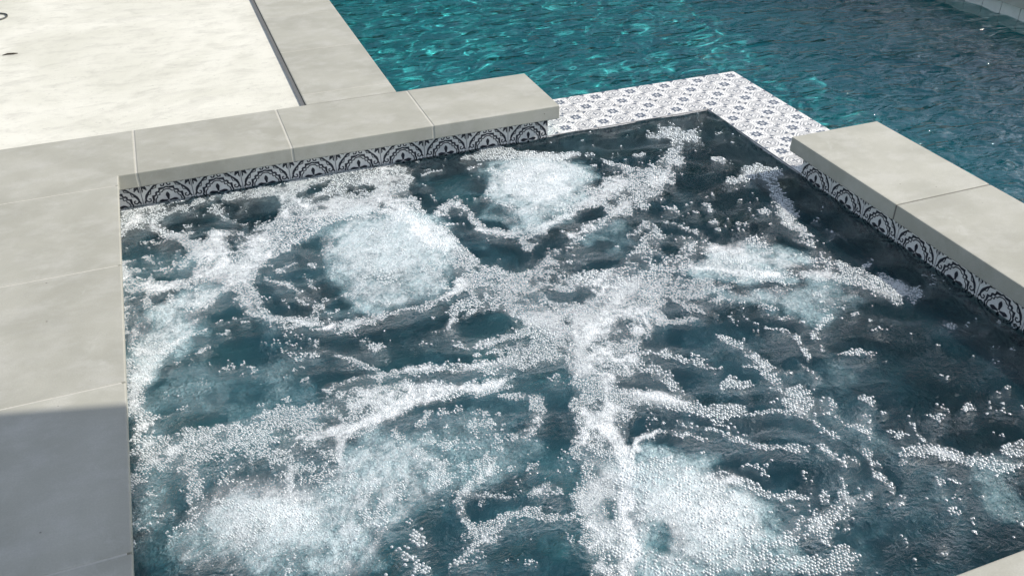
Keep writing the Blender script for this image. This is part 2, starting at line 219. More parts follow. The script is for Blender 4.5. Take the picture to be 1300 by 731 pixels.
('G','P',0.35,4,'1298 -1870 1387 -1845 1472 -1921 1481 -1969 1417 -1927 1345 -1899 1281 -1932'),
('A','P',0.88,10,'1221 -2021 1293 -2018 1373 -2049 1426 -2101 1454 -2173 1476 -2283 1426 -2357 1414 -2456 1067 -2321'),
('G','P',0.74,8,'1221 -2021 1298 -1988 1380 -2036 1416 -2097 1452 -2157 1456 -2261 1444 -2364 1414 -2456 1067 -2321'),
('R','P',0.6,18,'1439 -2268 1395 -2310 1334 -2332 1268 -2332 1209 -2308 1166 -2267 1149 -2215 1161 -2160 1202 -2114 1264 -2087 1336 -2085 1401 -2110 1444 -2157 1458 -2213'),
('H','P',0.75,5,'1246 -1999 1292 -1939 1350 -1935 1439 -1977 1495 -2049 1530 -2110 1563 -2155 1514 -2172 1467 -2133 1432 -2072 1355 -1994 1278 -2012'),
('H','P',1,3,'1207 -2259 1193 -2279 1177 -2292 1161 -2297 1149 -2292 1144 -2279 1145 -2260 1153 -2238 1167 -2218 1184 -2204 1200 -2199 1212 -2203 1218 -2217 1216 -2237'),
('D','P',0.9,4,'1204 -2258 1191 -2276 1176 -2288 1163 -2293 1152 -2289 1147 -2277 1149 -2259 1157 -2240 1169 -2221 1184 -2208 1198 -2203 1209 -2208 1214 -2220 1212 -2238'),
('H','L',0.8,0.7,'1173 -2150 19 1180 -2195 18'),
('H','P',0.7,3,'1463 -2191 1457 -2197 1446 -2199 1434 -2197 1422 -2192 1413 -2186 1409 -2178 1410 -2171 1416 -2165 1427 -2163 1440 -2165 1451 -2169 1460 -2176 1465 -2184'),
('G','L',0.9,0.35,'1130 -2281 19 1175 -2316 22 1195 -2357 18'),
('G','P',0.42,6,'1419 -1969 1484 -2027 1580 -2130 1547 -2179 1459 -2145 1392 -2057'),
('G','P',0.4,5,'1471 -2238 1523 -2301 1470 -2375 1426 -2357'),
('G','L',0.95,0.35,'1430 -1904 23 1515 -1955 30 1556 -2012 38 1581 -2052 39 1631 -2092 26'),
('F','P',0.95,1.2,'1729 -2130 1720 -2135 1704 -2136 1684 -2132 1665 -2124 1649 -2114 1641 -2104 1641 -2096 1650 -2091 1666 -2090 1686 -2094 1706 -2102 1721 -2112 1730 -2122'),
('F','L',0.95,0.35,'1749 -2118 26 1752 -2155 33 1760 -2178 12'),
('G','L',0.7,0.7,'1538 -1918 17 1576 -1961 19 1588 -2011 15'),
('F','P',0.95,1.2,'1732 -2199 1780 -2169 1812 -2179 1798 -2221 1763 -2208'),
('F','L',0.95,0.35,'1582 -1910 20 1666 -1943 20 1756 -1968 30'),
('F','P',0.95,1.5,'1779 -1921 1927 -1960 1922 -1996 1877 -2026 1818 -2013 1804 -2068 1825 -2104 1801 -2118 1780 -2083 1783 -2025 1751 -1987'),
('F','L',0.95,0.35,'1873 -2013 26 1881 -2056 30 1897 -2087 34'),
('F','L',0.95,0.35,'1893 -2085 28 1939 -2068 36 1917 -2112 30 1896 -2128 16'),
('F','L',0.95,0.35,'1835 -2142 20 1860 -2158 41 1840 -2199 39 1840 -2225 39'),
('F','L',0.95,0.35,'1812 -2220 15 1818 -2248 23 1823 -2293 25 1827 -2342 27'),
('F','L',0.95,0.35,'1844 -2363 26 1823 -2375 22 1784 -2369 15'),
('F','L',0.95,0.35,'1414 -2121 47 1476 -2157 53 1513 -2211 37 1599 -2253 25'),
('F','L',0.9,0.35,'1534 -2233 19 1546 -2267 13 1553 -2298 13'),
('F','P',0.9,1.2,'1661 -2289 1655 -2294 1646 -2297 1638 -2297 1630 -2294 1625 -2289 1624 -2282 1627 -2276 1633 -2270 1641 -2268 1650 -2268 1658 -2271 1662 -2276 1664 -2282'),
('F','P',0.8,1.2,'1665 -2200 1661 -2203 1656 -2204 1649 -2203 1643 -2201 1639 -2197 1637 -2194 1638 -2190 1641 -2187 1647 -2186 1653 -2187 1659 -2189 1664 -2193 1666 -2197'),
('F','L',0.95,0.35,'1713 -2250 20 1709 -2278 22 1703 -2311 41 1741 -2332 32 1767 -2336 23'),
('F','L',0.95,0.35,'1708 -2316 32 1653 -2337 53 1595 -2348 57 1527 -2344 60 1444 -2364 52'),
('F','L',0.9,0.35,'1667 -2357 17 1642 -2388 17'),
('F','L',0.7,0.35,'1631 -2379 8 1610 -2429 6'),
('F','P',0.9,2,'1503 -2329 1622 -2359 1597 -2398 1560 -2410 1488 -2382 1430 -2385 1458 -2344'),
('F','P',0.95,2,'1396 -2449 1448 -2423 1520 -2433 1596 -2429 1607 -2454 1578 -2520'),
('H','P',0.55,2,'1521 -2413 1514 -2418 1504 -2420 1492 -2419 1481 -2414 1473 -2408 1469 -2400 1471 -2393 1478 -2388 1488 -2386 1500 -2387 1512 -2391 1520 -2398 1523 -2406'),
('H','P',0.5,2,'1561 -2441 1558 -2443 1554 -2444 1549 -2444 1544 -2442 1541 -2439 1539 -2436 1540 -2433 1543 -2431 1548 -2430 1553 -2430 1558 -2432 1561 -2435 1562 -2438'),
('F','P',0.55,5,'1724 -1263 1769 -1359 1920 -1367 1981 -1468 1832 -1409 1756 -1328'),
('F','L',0.9,0.35,'1734 -1356 23 1763 -1397 54 1795 -1445 62 1801 -1491 33'),
('F','L',0.85,0.35,'1556 -1365 73 1633 -1415 82 1682 -1458 45 1733 -1474 26'),
('F','L',0.95,0.35,'1771 -1573 33 1784 -1632 58 1799 -1708 51 1822 -1772 55 1863 -1808 36 1892 -1824 27'),
('F','L',0.85,0.35,'1743 -1741 24 1807 -1774 27'),
('F','L',0.95,0.35,'1789 -1779 26 1792 -1829 46 1801 -1884 49 1819 -1910 59'),
('F','L',0.8,0.35,'1893 -1532 13 1916 -1574 17'),
('F','L',0.95,0.35,'1926 -1597 18 1975 -1635 36 1996 -1661 37 1984 -1719 40 1961 -1788 16'),
('F','L',0.9,0.35,'1992 -1566 22 2040 -1585 37 2068 -1620 27'),
('F','L',0.6,0.8,'1907 -1413 39 1966 -1467 34 2017 -1507 19'),
('F','L',0.95,0.35,'2047 -1699 22 2087 -1670 24 2143 -1645 31 2174 -1628 20'),
('F','L',0.95,0.35,'2065 -1791 22 2107 -1794 37 2152 -1803 38 2173 -1833 21'),
('F','P',0.9,1.2,'2039 -1763 2030 -1773 2020 -1780 2013 -1782 2007 -1780 2006 -1774 2009 -1765 2015 -1754 2024 -1744 2034 -1737 2042 -1734 2047 -1736 2048 -1743 2045 -1752'),
('F','P',0.9,1.2,'2218 -1511 2212 -1516 2204 -1519 2196 -1520 2190 -1517 2186 -1512 2185 -1506 2188 -1499 2194 -1493 2202 -1490 2210 -1490 2216 -1493 2220 -1498 2221 -1504'),
('F','P',0.7,1.5,'2178 -1581 2173 -1585 2166 -1588 2158 -1588 2152 -1585 2148 -1581 2147 -1575 2149 -1569 2154 -1565 2161 -1563 2169 -1563 2175 -1565 2179 -1570 2180 -1575'),
('F','L',0.95,0.35,'1931 -1793 19 1930 -1843 37 1924 -1881 37 1875 -1917 20'),
('F','L',0.85,0.7,'1494 -1566 33 1565 -1616 48 1588 -1650 32 1637 -1686 40 1692 -1733 20'),
('G','L',0.85,0.35,'1410 -1651 36 1486 -1660 54 1501 -1707 60 1498 -1784 61 1524 -1832 54'),
('F','L',0.9,0.35,'1633 -1806 30 1685 -1810 44 1720 -1840 23'),
('F','L',0.8,0.35,'1676 -1846 9 1703 -1794 10'),
('F','L',0.25,0.9,'1553 -1687 28 1580 -1758 27'),
('F','P',0.8,1,'1838 -1819 1834 -1822 1829 -1825 1823 -1825 1818 -1823 1815 -1819 1814 -1815 1816 -1810 1820 -1806 1825 -1804 1831 -1804 1836 -1806 1839 -1810 1840 -1814'),
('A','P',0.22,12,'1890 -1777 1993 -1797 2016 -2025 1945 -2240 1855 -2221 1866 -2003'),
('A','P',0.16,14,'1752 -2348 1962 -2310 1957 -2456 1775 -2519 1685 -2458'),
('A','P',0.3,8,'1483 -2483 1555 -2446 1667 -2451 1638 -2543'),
('F','L',0.97,0.35,'1921 -2247 31 1957 -2226 48 2016 -2236 78 2052 -2256 95 2067 -2298 60 2122 -2326 56 2170 -2351 43'),
('F','L',0.95,0.35,'2037 -2159 13 2041 -2185 24 2052 -2210 31'),
('F','P',0.95,1.2,'2204 -2325 2255 -2303 2300 -2300 2311 -2318 2250 -2376 2210 -2360'),
('F','P',0.7,1.5,'2226 -2388 2218 -2391 2207 -2391 2192 -2387 2178 -2382 2168 -2375 2162 -2369 2163 -2364 2170 -2361 2182 -2361 2196 -2364 2210 -2370 2221 -2377 2226 -2383'),
('F','L',0.9,0.35,'2003 -1989 15 2017 -2018 27 2013 -2042 15'),
('F','P',0.95,1,'1975 -2349 1960 -2358 1945 -2358 1938 -2350 1944 -2337 1958 -2328 1974 -2327 1980 -2336'),
('F','P',0.95,1,'1902 -2386 1894 -2391 1885 -2391 1881 -2386 1883 -2379 1892 -2374 1901 -2374 1905 -2379'),
('F','P',0.95,1,'2268 -2157 2250 -2168 2231 -2168 2223 -2157 2230 -2142 2248 -2131 2267 -2131 2275 -2142'),
('F','P',0.95,1,'1937 -2453 1928 -2458 1920 -2458 1915 -2453 1918 -2446 1926 -2442 1935 -2442 1939 -2447'),
('F','P',0.95,1,'1830 -2543 1819 -2547 1801 -2543 1789 -2535 1788 -2527 1800 -2523 1817 -2526 1830 -2535'),
('F','P',0.95,1,'2052 -2435 2043 -2440 2034 -2440 2030 -2435 2033 -2428 2041 -2423 2050 -2423 2055 -2428'),
('F','P',0.95,1,'2525 -1805 2506 -1814 2483 -1812 2469 -1799 2472 -1784 2491 -1775 2515 -1777 2529 -1789'),
('F','P',0.95,1,'2575 -1889 2561 -1897 2545 -1896 2538 -1887 2542 -1876 2556 -1869 2571 -1869 2579 -1878'),
('F','P',0.95,1,'2009 -2077 2001 -2082 1992 -2082 1987 -2076 1988 -2069 1996 -2065 2006 -2065 2011 -2070'),
('F','P',0.95,1,'2186 -1894 2178 -1898 2168 -1897 2162 -1892 2164 -1885 2172 -1880 2181 -1881 2188 -1887'),
('F','P',0.95,1,'2048 -1893 2040 -1898 2031 -1899 2027 -1894 2030 -1886 2038 -1880 2046 -1880 2050 -1885'),
('F','P',0.95,1,'2397 -1891 2388 -1897 2379 -1897 2375 -1892 2379 -1884 2388 -1878 2397 -1878 2401 -1883'),
('F','P',0.95,1,'2169 -2221 2165 -2223 2160 -2223 2156 -2220 2157 -2217 2161 -2215 2167 -2215 2170 -2218'),
('F','P',0.95,1,'1939 -2496 1935 -2498 1930 -2498 1927 -2495 1928 -2492 1932 -2489 1937 -2490 1940 -2492'),
('F','P',0.95,1,'1869 -2504 1865 -2506 1860 -2506 1858 -2503 1859 -2500 1863 -2497 1868 -2498 1870 -2500'),
('F','P',0.95,1,'2057 -2136 2051 -2141 2044 -2141 2042 -2137 2045 -2131 2051 -2126 2058 -2125 2060 -2129'),
('F','P',0.95,1,'2207 -2073 2201 -2076 2195 -2076 2192 -2073 2194 -2068 2199 -2065 2205 -2065 2208 -2069'),
('F','P',0.95,1,'2434 -2112 2426 -2116 2418 -2116 2414 -2111 2417 -2106 2424 -2102 2432 -2102 2436 -2106'),
('F','P',0.95,1,'2396 -2117 2388 -2122 2379 -2122 2375 -2117 2379 -2110 2387 -2105 2396 -2105 2399 -2110'),
('F','P',0.95,1,'2282 -2087 2273 -2092 2265 -2092 2261 -2088 2264 -2081 2272 -2076 2281 -2076 2285 -2080'),
('F','P',0.95,1,'2558 -1958 2550 -1962 2540 -1960 2534 -1955 2535 -1949 2542 -1946 2552 -1948 2559 -1953'),
('F','P',0.95,1,'2593 -1990 2587 -1993 2580 -1993 2577 -1990 2579 -1984 2586 -1981 2593 -1981 2596 -1985'),
('F','P',0.95,1,'2443 -1715 2437 -1718 2429 -1717 2423 -1712 2424 -1707 2430 -1705 2438 -1706 2444 -1710'),
('F','P',0.95,1,'2304 -1708 2297 -1712 2288 -1711 2283 -1707 2285 -1701 2292 -1697 2300 -1697 2305 -1702'),
('F','P',0.95,1,'2510 -1717 2505 -1720 2500 -1721 2498 -1718 2500 -1713 2505 -1710 2510 -1710 2512 -1713'),
('F','P',0.95,1,'2280 -1651 2271 -1654 2257 -1651 2247 -1645 2246 -1637 2255 -1634 2269 -1637 2280 -1644'),
('F','P',0.95,1,'2494 -1645 2487 -1650 2480 -1650 2477 -1646 2479 -1640 2486 -1635 2493 -1635 2496 -1639'),
('F','P',0.95,1,'2288 -1692 2285 -1694 2280 -1694 2278 -1692 2278 -1689 2282 -1687 2286 -1687 2289 -1689'),
('F','P',0.95,1,'2347 -2235 2342 -2238 2336 -2238 2333 -2234 2335 -2230 2340 -2227 2346 -2228 2349 -2231'),
('F','P',0.95,1,'2279 -2109 2275 -2112 2271 -2112 2269 -2109 2270 -2106 2274 -2103 2278 -2103 2280 -2106'),
('F','P',0.95,1,'1987 -2147 1980 -2150 1969 -2148 1962 -2143 1962 -2137 1970 -2134 1980 -2135 1987 -2141'),
('F','P',0.95,1,'1995 -2167 1984 -2175 1973 -2176 1969 -2169 1974 -2159 1985 -2151 1995 -2150 1999 -2157'),
('F','P',0.95,1,'2091 -2385 2086 -2388 2082 -2388 2081 -2386 2083 -2382 2087 -2379 2091 -2379 2093 -2382'),
('F','P',0.95,1,'2439 -2176 2431 -2180 2424 -2181 2422 -2177 2426 -2171 2434 -2166 2441 -2165 2443 -2169'),
('F','P',0.95,1,'2287 -1979 2282 -1981 2278 -1981 2276 -1979 2278 -1975 2282 -1972 2286 -1972 2288 -1975'),
('A','P',0.45,8,'2242 -2465 2212 -2482 2173 -2489 2133 -2486 2098 -2472 2075 -2451 2069 -2426 2081 -2403 2110 -2385 2150 -2377 2192 -2380 2228 -2394 2251 -2416 2256 -2442')]  # pale patch: sunlit spa bottom painted in as aerated water
SUNE=4.0;SKYS=.15;EXPO=0.33
# ------------------------------------------------------------------ dimensions (metres, coping top = 0)
XE=1.885; D=.44; T=.064; OV=.055; OVX=.033; W=2.654; YR=-.674; YF=-2.684; SO=.3985
ZS=-.164; ZW=-.170; ZP=-.192; PX0=.8165; PX1=1.2405; DECK=-.024
TILE=.199; XR=5.29; YFAR=11.0; YNEAR=-3.3
FLOOR=-1.15; PFLOOR=-1.2
IX0,IX1,IY0,IY1=-OV,W+OV,YF-OV,OV            # inside faces of the spa

# ------------------------------------------------------------------ helpers
def tag(o,label=None,cat=None,group=None,kind=None):
    if label:o['label']=label
    if cat:o['category']=cat
    if group:o['group']=group
    if kind:o['kind']=kind
    return o
def empty(name,loc=(0,0,0)):
    o=bpy.data.objects.new(name,None);o.location=loc;o.empty_display_size=.1;col.objects.link(o);return o
def link(name,me,mat,parent=None):
    o=bpy.data.objects.new(name,me)
    if mat:me.materials.append(mat)
    col.objects.link(o)
    if parent:
        o.parent=parent;o.matrix_parent_inverse=Matrix.Translation(-Vector(parent.location))
    return o
class MB:
    def __init__(s):s.v=[];s.f=[]
    def quad(s,*p):
        n=len(s.v);s.v+=[tuple(q) for q in p];s.f.append(tuple(range(n,n+len(p))))
    def box(s,a,b):
        x0,y0,z0=a;x1,y1,z1=b;n=len(s.v)
        s.v+=[(x0,y0,z0),(x1,y0,z0),(x1,y1,z0),(x0,y1,z0),(x0,y0,z1),(x1,y0,z1),(x1,y1,z1),(x0,y1,z1)]
        s.f+=[tuple(n+i for i in q) for q in ((0,3,2,1),(4,5,6,7),(0,1,5,4),(1,2,6,5),(2,3,7,6),(3,0,4,7))]
    def prism(s,poly,z0,z1):
        n=len(s.v);k=len(poly)
        s.v+=[(x,y,z0) for x,y in poly]+[(x,y,z1) for x,y in poly]
        s.f.append(tuple(n+i for i in reversed(range(k))));s.f.append(tuple(n+k+i for i in range(k)))
        for i in range(k):
            j=(i+1)%k;s.f.append((n+i,n+j,n+k+j,n+k+i))
    def mesh(s,name,bevel=0,seg=2):
        me=bpy.data.meshes.new(name);me.from_pydata(s.v,[],s.f);me.update()
        if bevel:
            bm=bmesh.new();bm.from_mesh(me)
            es=[e for e in bm.edges if len(e.link_faces)==2 and e.calc_face_angle(0)>.5]
            bmesh.ops.bevel(bm,geom=es,offset=bevel,segments=seg,profile=.6,affect='EDGES',clamp_overlap=True)
            bm.to_mesh(me);bm.free()
        return me
    def build(s,name,mat,parent=None,bevel=0,seg=2):
        return link(name,s.mesh(name,bevel,seg),mat,parent)
# ------------------------------------------------------------------ node helper
class N:
    def __init__(s,name):
        s.m=bpy.data.materials.new(name);s.m.use_nodes=True;s.t=s.m.node_tree;s.t.nodes.clear()
        s.out=s.t.nodes.new('ShaderNodeOutputMaterial')
    def n(s,t,ins=None,**kw):
        x=s.t.nodes.new('ShaderNode'+t)
        for k,v in kw.items():setattr(x,k,v)
        for k,v in (ins or {}).items():
            i=x.inputs[k]
            if hasattr(v,'is_output') or isinstance(v,bpy.types.NodeSocket):s.t.links.new(v,i)
            else:i.default_value=v
        return x
    def math(s,op,a,b=0,c=0,clamp=False):
        x=s.n('Math',{0:a,1:b,2:c},operation=op);x.use_clamp=clamp;return x.outputs[0]
    def mix(s,f,a,b,blend='MIX'):
        x=s.n('Mix',data_type='RGBA',blend_type=blend)
        for i,v in ((0,f),(6,a),(7,b)):
            if isinstance(v,bpy.types.NodeSocket):s.t.links.new(v,x.inputs[i])
            else:x.inputs[i].default_value=v
        return x.outputs[2]
    def ramp(s,f,lo,hi,a=0,b=1):
        x=s.n('MapRange',{0:f,1:lo,2:hi,3:a,4:b},interpolation_type='SMOOTHSTEP');return x.outputs[0]
    def noise(s,co,scale,detail=4,rough=.55,dist=0,out=0):
        return s.n('TexNoise',{'Vector':co,'Scale':scale,'Detail':detail,'Roughness':rough,'Distortion':dist}).outputs[out]
    def pos(s,sc=(1,1,1),rot=(0,0,0)):
        g=s.n('NewGeometry');return s.n('Mapping',{'Vector':g.outputs['Position'],'Scale':sc,'Rotation':rot}).outputs[0]
    def bump(s,h,st,dist):
        return s.n('Bump',{'Height':h,'Strength':st,'Distance':dist}).outputs[0]
    def surf(s,x):s.t.links.new(x,s.out.inputs['Surface'])
    def pbr(s,c,rough,normal=None,spec=.4,**kw):
        d={'Base Color':c,'Roughness':rough,'Specular IOR Level':spec}
        if normal:d['Normal']=normal
        d.update(kw)
        x=s.n('BsdfPrincipled',d);s.surf(x.outputs[0]);return x
def c4(r,g,b):return (r,g,b,1)

# ------------------------------------------------------------------ materials
def mat_coping():
    s=N('coping_stone');p=s.pos()
    oi=s.n('ObjectInfo').outputs['Random']
    a=s.noise(p,3.2,5,.6,.4);b=s.noise(s.pos((3,4.2,3),(0,0,.15)),2.2,5,.65);f=s.noise(p,240,2,.6);g=s.noise(p,16,5,.6)
    c=s.mix(s.ramp(a,.34,.68),c4(.345,.338,.286),c4(.415,.406,.348))
    c=s.mix(s.ramp(b,.42,.72,0,.55),c,c4(.50,.49,.445))
    c=s.mix(s.ramp(g,.55,.8,0,.35),c,c4(.40,.39,.345))
    sp=s.noise(s.pos((1,1,1),(0,0,.7)),7,6,.72,.8);c=s.mix(s.ramp(sp,.52,.74,0,.3),c,c4(.35,.345,.31));c=s.mix(s.ramp(sp,.28,.42,.35,0),c,c4(.55,.545,.50));c=s.mix(s.ramp(f,.3,.7,.0,.28),c,c4(.28,.275,.24))
    hs=s.n('HueSaturation',{'Value':s.math('MULTIPLY_ADD',oi,.14,.94),'Color':c}).outputs[0]
    vo=s.n('TexVoronoi',{'Vector':p,'Scale':9.0,'Randomness':1.0}).outputs['Distance']
    pit=s.ramp(vo,.018,.035,1,0)
    c=s.mix(s.math('MULTIPLY',pit,.7),hs,c4(.17,.16,.14))
    h=s.math('ADD',s.math('MULTIPLY',f,.25),s.math('MULTIPLY',g,.5))
    h=s.math('SUBTRACT',h,pit)
    s.pbr(c,.62,s.bump(h,.35,.0025),.3);return s.m
def mat_grout(name,c):
    s=N(name);p=s.pos();f=s.noise(p,90,4,.6)
    s.pbr(s.mix(f,c4(*[x*.8 for x in c]),c4(*[min(1,x*1.15) for x in c])),.9,s.bump(f,.5,.002),.2);return s.m
def mat_deck():
    s=N('deck_concrete');p=s.pos()
    big=s.noise(p,1.1,4,.6,.6);st=s.noise(s.pos((3,5.5,1),(0,0,.22)),1.9,7,.7,.5);sp=s.noise(s.pos((5,9,1),(0,0,.1)),5,6,.75,.6);f=s.noise(p,160,3,.6)
    c=s.mix(s.ramp(big,.35,.7),c4(.68,.665,.585),c4(.54,.53,.45))
    c=s.mix(s.ramp(st,.44,.72,0,.5),c,c4(.40,.39,.34))
    c=s.mix(s.ramp(sp,.54,.74,0,.6),c,c4(.33,.32,.285))
    c=s.mix(s.ramp(f,.35,.7,0,.10),c,c4(.5,.5,.46))
    s.pbr(c,.8,s.bump(s.math('ADD',f,s.math('MULTIPLY',st,.6)),.3,.003),.2);return s.m
def mat_tile_white():
    s=N('tile_glaze_white');p=s.pos();a=s.noise(p,22,4,.6);f=s.noise(p,300,2)
    c=s.mix(s.ramp(a,.3,.75),c4(.85,.835,.80),c4(.68,.67,.65))
    s.pbr(c,.35,s.bump(f,.08,.001),.45);return s.m
def mat_ink(name,c,var=.35):
    s=N(name);p=s.pos();a=s.noise(p,60,4,.6)
    s.pbr(s.mix(s.ramp(a,.4,.75,0,var),c4(*c),c4(*[x*2.2+.05 for x in c])),.4,None,.4);return s.m
def mat_plaster(name,c1,c2):
    s=N(name);p=s.pos();a=s.noise(p,1.6,4,.6);b=s.noise(p,34,4,.65)
    c=s.mix(s.ramp(a,.3,.7),c4(*c1),c4(*c2))
    c=s.mix(s.ramp(b,.4,.75,0,.4),c,c4(*[x*1.6 for x in c2]))
    s.pbr(c,.7,s.bump(b,.3,.003),.2);return s.m
def mat_pool_water():
    s=N('pool_water_surface');p=s.pos((.8,1.7,1),(0,0,-.25))
    f=s.math('ADD',s.noise(p,5.5,2,.5,.6),s.math('MULTIPLY',s.noise(p,19,2,.5,.5),.16))
    g=s.n('BsdfRefraction',{'Color':c4(.93,.985,.985),'Roughness':0.0,'IOR':1.333,'Normal':s.bump(f,.03,.012)})
    nb=s.bump(f,1.0,.058);gl=s.n('BsdfGlossy',{'Color':c4(1,1,1),'Roughness':.02,'Normal':nb})
    fr=s.n('Fresnel',{'IOR':1.333,'Normal':nb}).outputs[0]
    s.surf(s.n('MixShader',{0:fr,1:g.outputs[0],2:gl.outputs[0]}).outputs[0]);return s.m
def mat_spa_water():
    s=N('spa_water_surface');p=s.pos()
    foam=s.n('Attribute',attribute_name='foam').outputs['Fac']
    aer=s.n('Attribute',attribute_name='aer').outputs['Fac']
    rid=s.n('Attribute',attribute_name='ridge').outputs['Fac']
    n1=s.noise(p,38,4,.6,.6);n2=s.noise(p,120,3,.6,.3);n3=s.noise(p,12,4,.6,.8)
    n4=s.noise(s.pos((1,2.1,1),(0,0,.5)),24,4,.6,1.2)
    ripple=s.math('ADD',s.math('ADD',s.math('MULTIPLY',n1,.5),s.math('MULTIPLY',n2,.22)),s.math('MULTIPLY',n4,.6))
    nrm=s.bump(ripple,.95,.017)
    gr=s.n('BsdfRefraction',{'Color':c4(.84,.97,.98),'Roughness':0.0,'IOR':1.333,'Normal':s.bump(ripple,.25,.012)})
    nrg=s.bump(ripple,1.0,.045)
    glass=s.n('MixShader',{0:s.n('Fresnel',{'IOR':1.333,'Normal':nrg}).outputs[0],1:gr.outputs[0],2:s.n('BsdfGlossy',{'Color':c4(1,1,1),'Roughness':.03,'Normal':nrg}).outputs[0]})
    # bubbles carried under the surface: pale cloudy water, plus one painted sunlit floor patch
    am=s.math('MULTIPLY',aer,s.ramp(s.math('ADD',s.math('MULTIPLY',n3,.5),s.math('MULTIPLY',n1,.5)),.3,.62,.55,1.0),clamp=True)
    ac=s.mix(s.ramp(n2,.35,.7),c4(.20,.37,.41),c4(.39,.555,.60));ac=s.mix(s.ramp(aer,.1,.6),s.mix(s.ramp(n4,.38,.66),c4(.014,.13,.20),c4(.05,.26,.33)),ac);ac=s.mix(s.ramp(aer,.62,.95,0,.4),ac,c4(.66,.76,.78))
    cloud=s.n('BsdfPrincipled',{'Base Color':ac,'Roughness':.12,'IOR':1.333,'Specular IOR Level':.6,'Normal':s.bump(ripple,1.0,.034)})
    m1=s.n('MixShader',{0:s.math('MULTIPLY',am,.93),1:glass.outputs[0],2:cloud.outputs[0]})
    # film of very fine foam between the bubbles
    v=s.n('TexVoronoi',{'Vector':s.n('Mapping',{'Vector':p,'Scale':(1,1,0)}).outputs[0],'Scale':190.0,'Randomness':.9})
    cell=v.outputs['Distance']
    t=s.math('ADD',foam,s.math('MULTIPLY',s.math('SUBTRACT',n1,.5),.9))
    fm=s.ramp(t,.42,.72)
    fine=s.ramp(cell,.16,.55,.35,1)     # thin bubble walls are denser than bubble centres
    fa=s.math('MULTIPLY',fm,s.math('MULTIPLY_ADD',fine,.06,.0))
    fa=s.math('MAXIMUM',fa,s.math('MULTIPLY',rid,s.ramp(s.math('ADD',s.math('MULTIPLY',n1,.6),s.math('MULTIPLY',n2,.4)),.34,.60,.30,1.0)),clamp=True)
    fb=s.bump(s.math('ADD',s.math('MULTIPLY',cell,1.0),s.math('MULTIPLY',n2,.7)),.6,.004)
    film=s.n('BsdfPrincipled',{'Base Color':c4(.88,.90,.91),'Roughness':.35,'Specular IOR Level':.5,'Normal':fb})
    m2=s.n('MixShader',{0:fa,1:m1.outputs[0],2:film.outputs[0]})
    s.surf(m2.outputs[0]);return s.m
def mat_bubble():
    s=N('foam_bubble')
    lw=s.n('LayerWeight',{'Blend':.45}).outputs['Facing']
    pr=s.n('BsdfPrincipled',{'Base Color':c4(.84,.90,.91),'Roughness':.25,'Specular IOR Level':.5})
    tr=s.n('BsdfTransparent',{'Color':c4(.97,.98,.98)})
    f=s.ramp(lw,.06,.60,.30,.97)
    b=s.n('MixShader',{0:f,1:tr.outputs[0],2:pr.outputs[0]})
    g=s.n('BsdfGlossy',{'Color':c4(1,1,1),'Roughness':.12})
    s.surf(s.n('MixShader',{0:s.math('MULTIPLY_ADD',s.n('Fresnel',{'IOR':1.4}).outputs[0],.9,.02),1:b.outputs[0],2:g.outputs[0]}).outputs[0]);return s.m
def mat_plain(name,c,rough=.7,spec=.3,var=.25,scale=12):
    s=N(name);p=s.pos();a=s.noise(p,scale,5,.6)
    s.pbr(s.mix(s.ramp(a,.3,.7),c4(*[x*(1-var) for x in c]),c4(*[min(1,x*(1+var)) for x in c])),rough,s.bump(a,.2,.003),spec);return s.m
M=dict(coping=mat_coping(),joint=mat_grout('joint_mortar',(.50,.485,.43)),grey_joint=mat_grout('grey_mortar',(.62,.54,.44)),dark_stone_joint=mat_grout('dark_stone_joint',(.16,.155,.14)),dark_joint=mat_grout('dark_sealant',(.05,.05,.045)),
  deck=mat_deck(),white=mat_tile_white(),ink=mat_ink('tile_ink_black',(.018,.02,.03)),blue=mat_ink('tile_ink_blue',(.10,.12,.155),.45),tgrout=mat_grout('tile_grout',(.27,.27,.28)),
  spa_plaster=mat_plaster('spa_plaster',(.10,.36,.44),(.16,.45,.51)),pool_plaster=mat_plaster('pool_plaster',(.025,.33,.37),(.055,.46,.47)),
  pool_water=mat_pool_water(),spa_water=mat_spa_water(),bubble=mat_bubble(),
  cream=mat_plain('cream_wall_tile',(.80,.78,.73),.4,.4,.06),dark_line=mat_plain('tile_joint_dark',(.06,.06,.06)),
  metal=mat_plain('dark_metal',(.05,.05,.048),.45,.5),twig=mat_plain('twig_bark',(.06,.045,.03)),stucco=mat_plain('stucco',(.55,.53,.49),.9,.2,.08,30),wood=mat_plain('roof_boards',(.22,.16,.11),.7,.3,.2,8))

# ------------------------------------------------------------------ deck, ground
b=MB();Z=DECK;L=80
def sheet(x0,y0,x1,y1,z):b.quad((x0,y0,z),(x1,y0,z),(x1,y1,z),(x0,y1,z))
sheet(-L,-L,-.52,L,Z);sheet(-.52,.42,PX0+.02,L,Z);sheet(PX0+.02,YFAR,XR+.1,L,Z);sheet(XR+.1,-L,L,L,Z);sheet(-.52,-L,XR+.1,YNEAR+.02,Z);sheet(-.52,YNEAR+.02,3.05,-3.10,Z)
tag(b.build('concrete_deck',M['deck']),kind='structure')

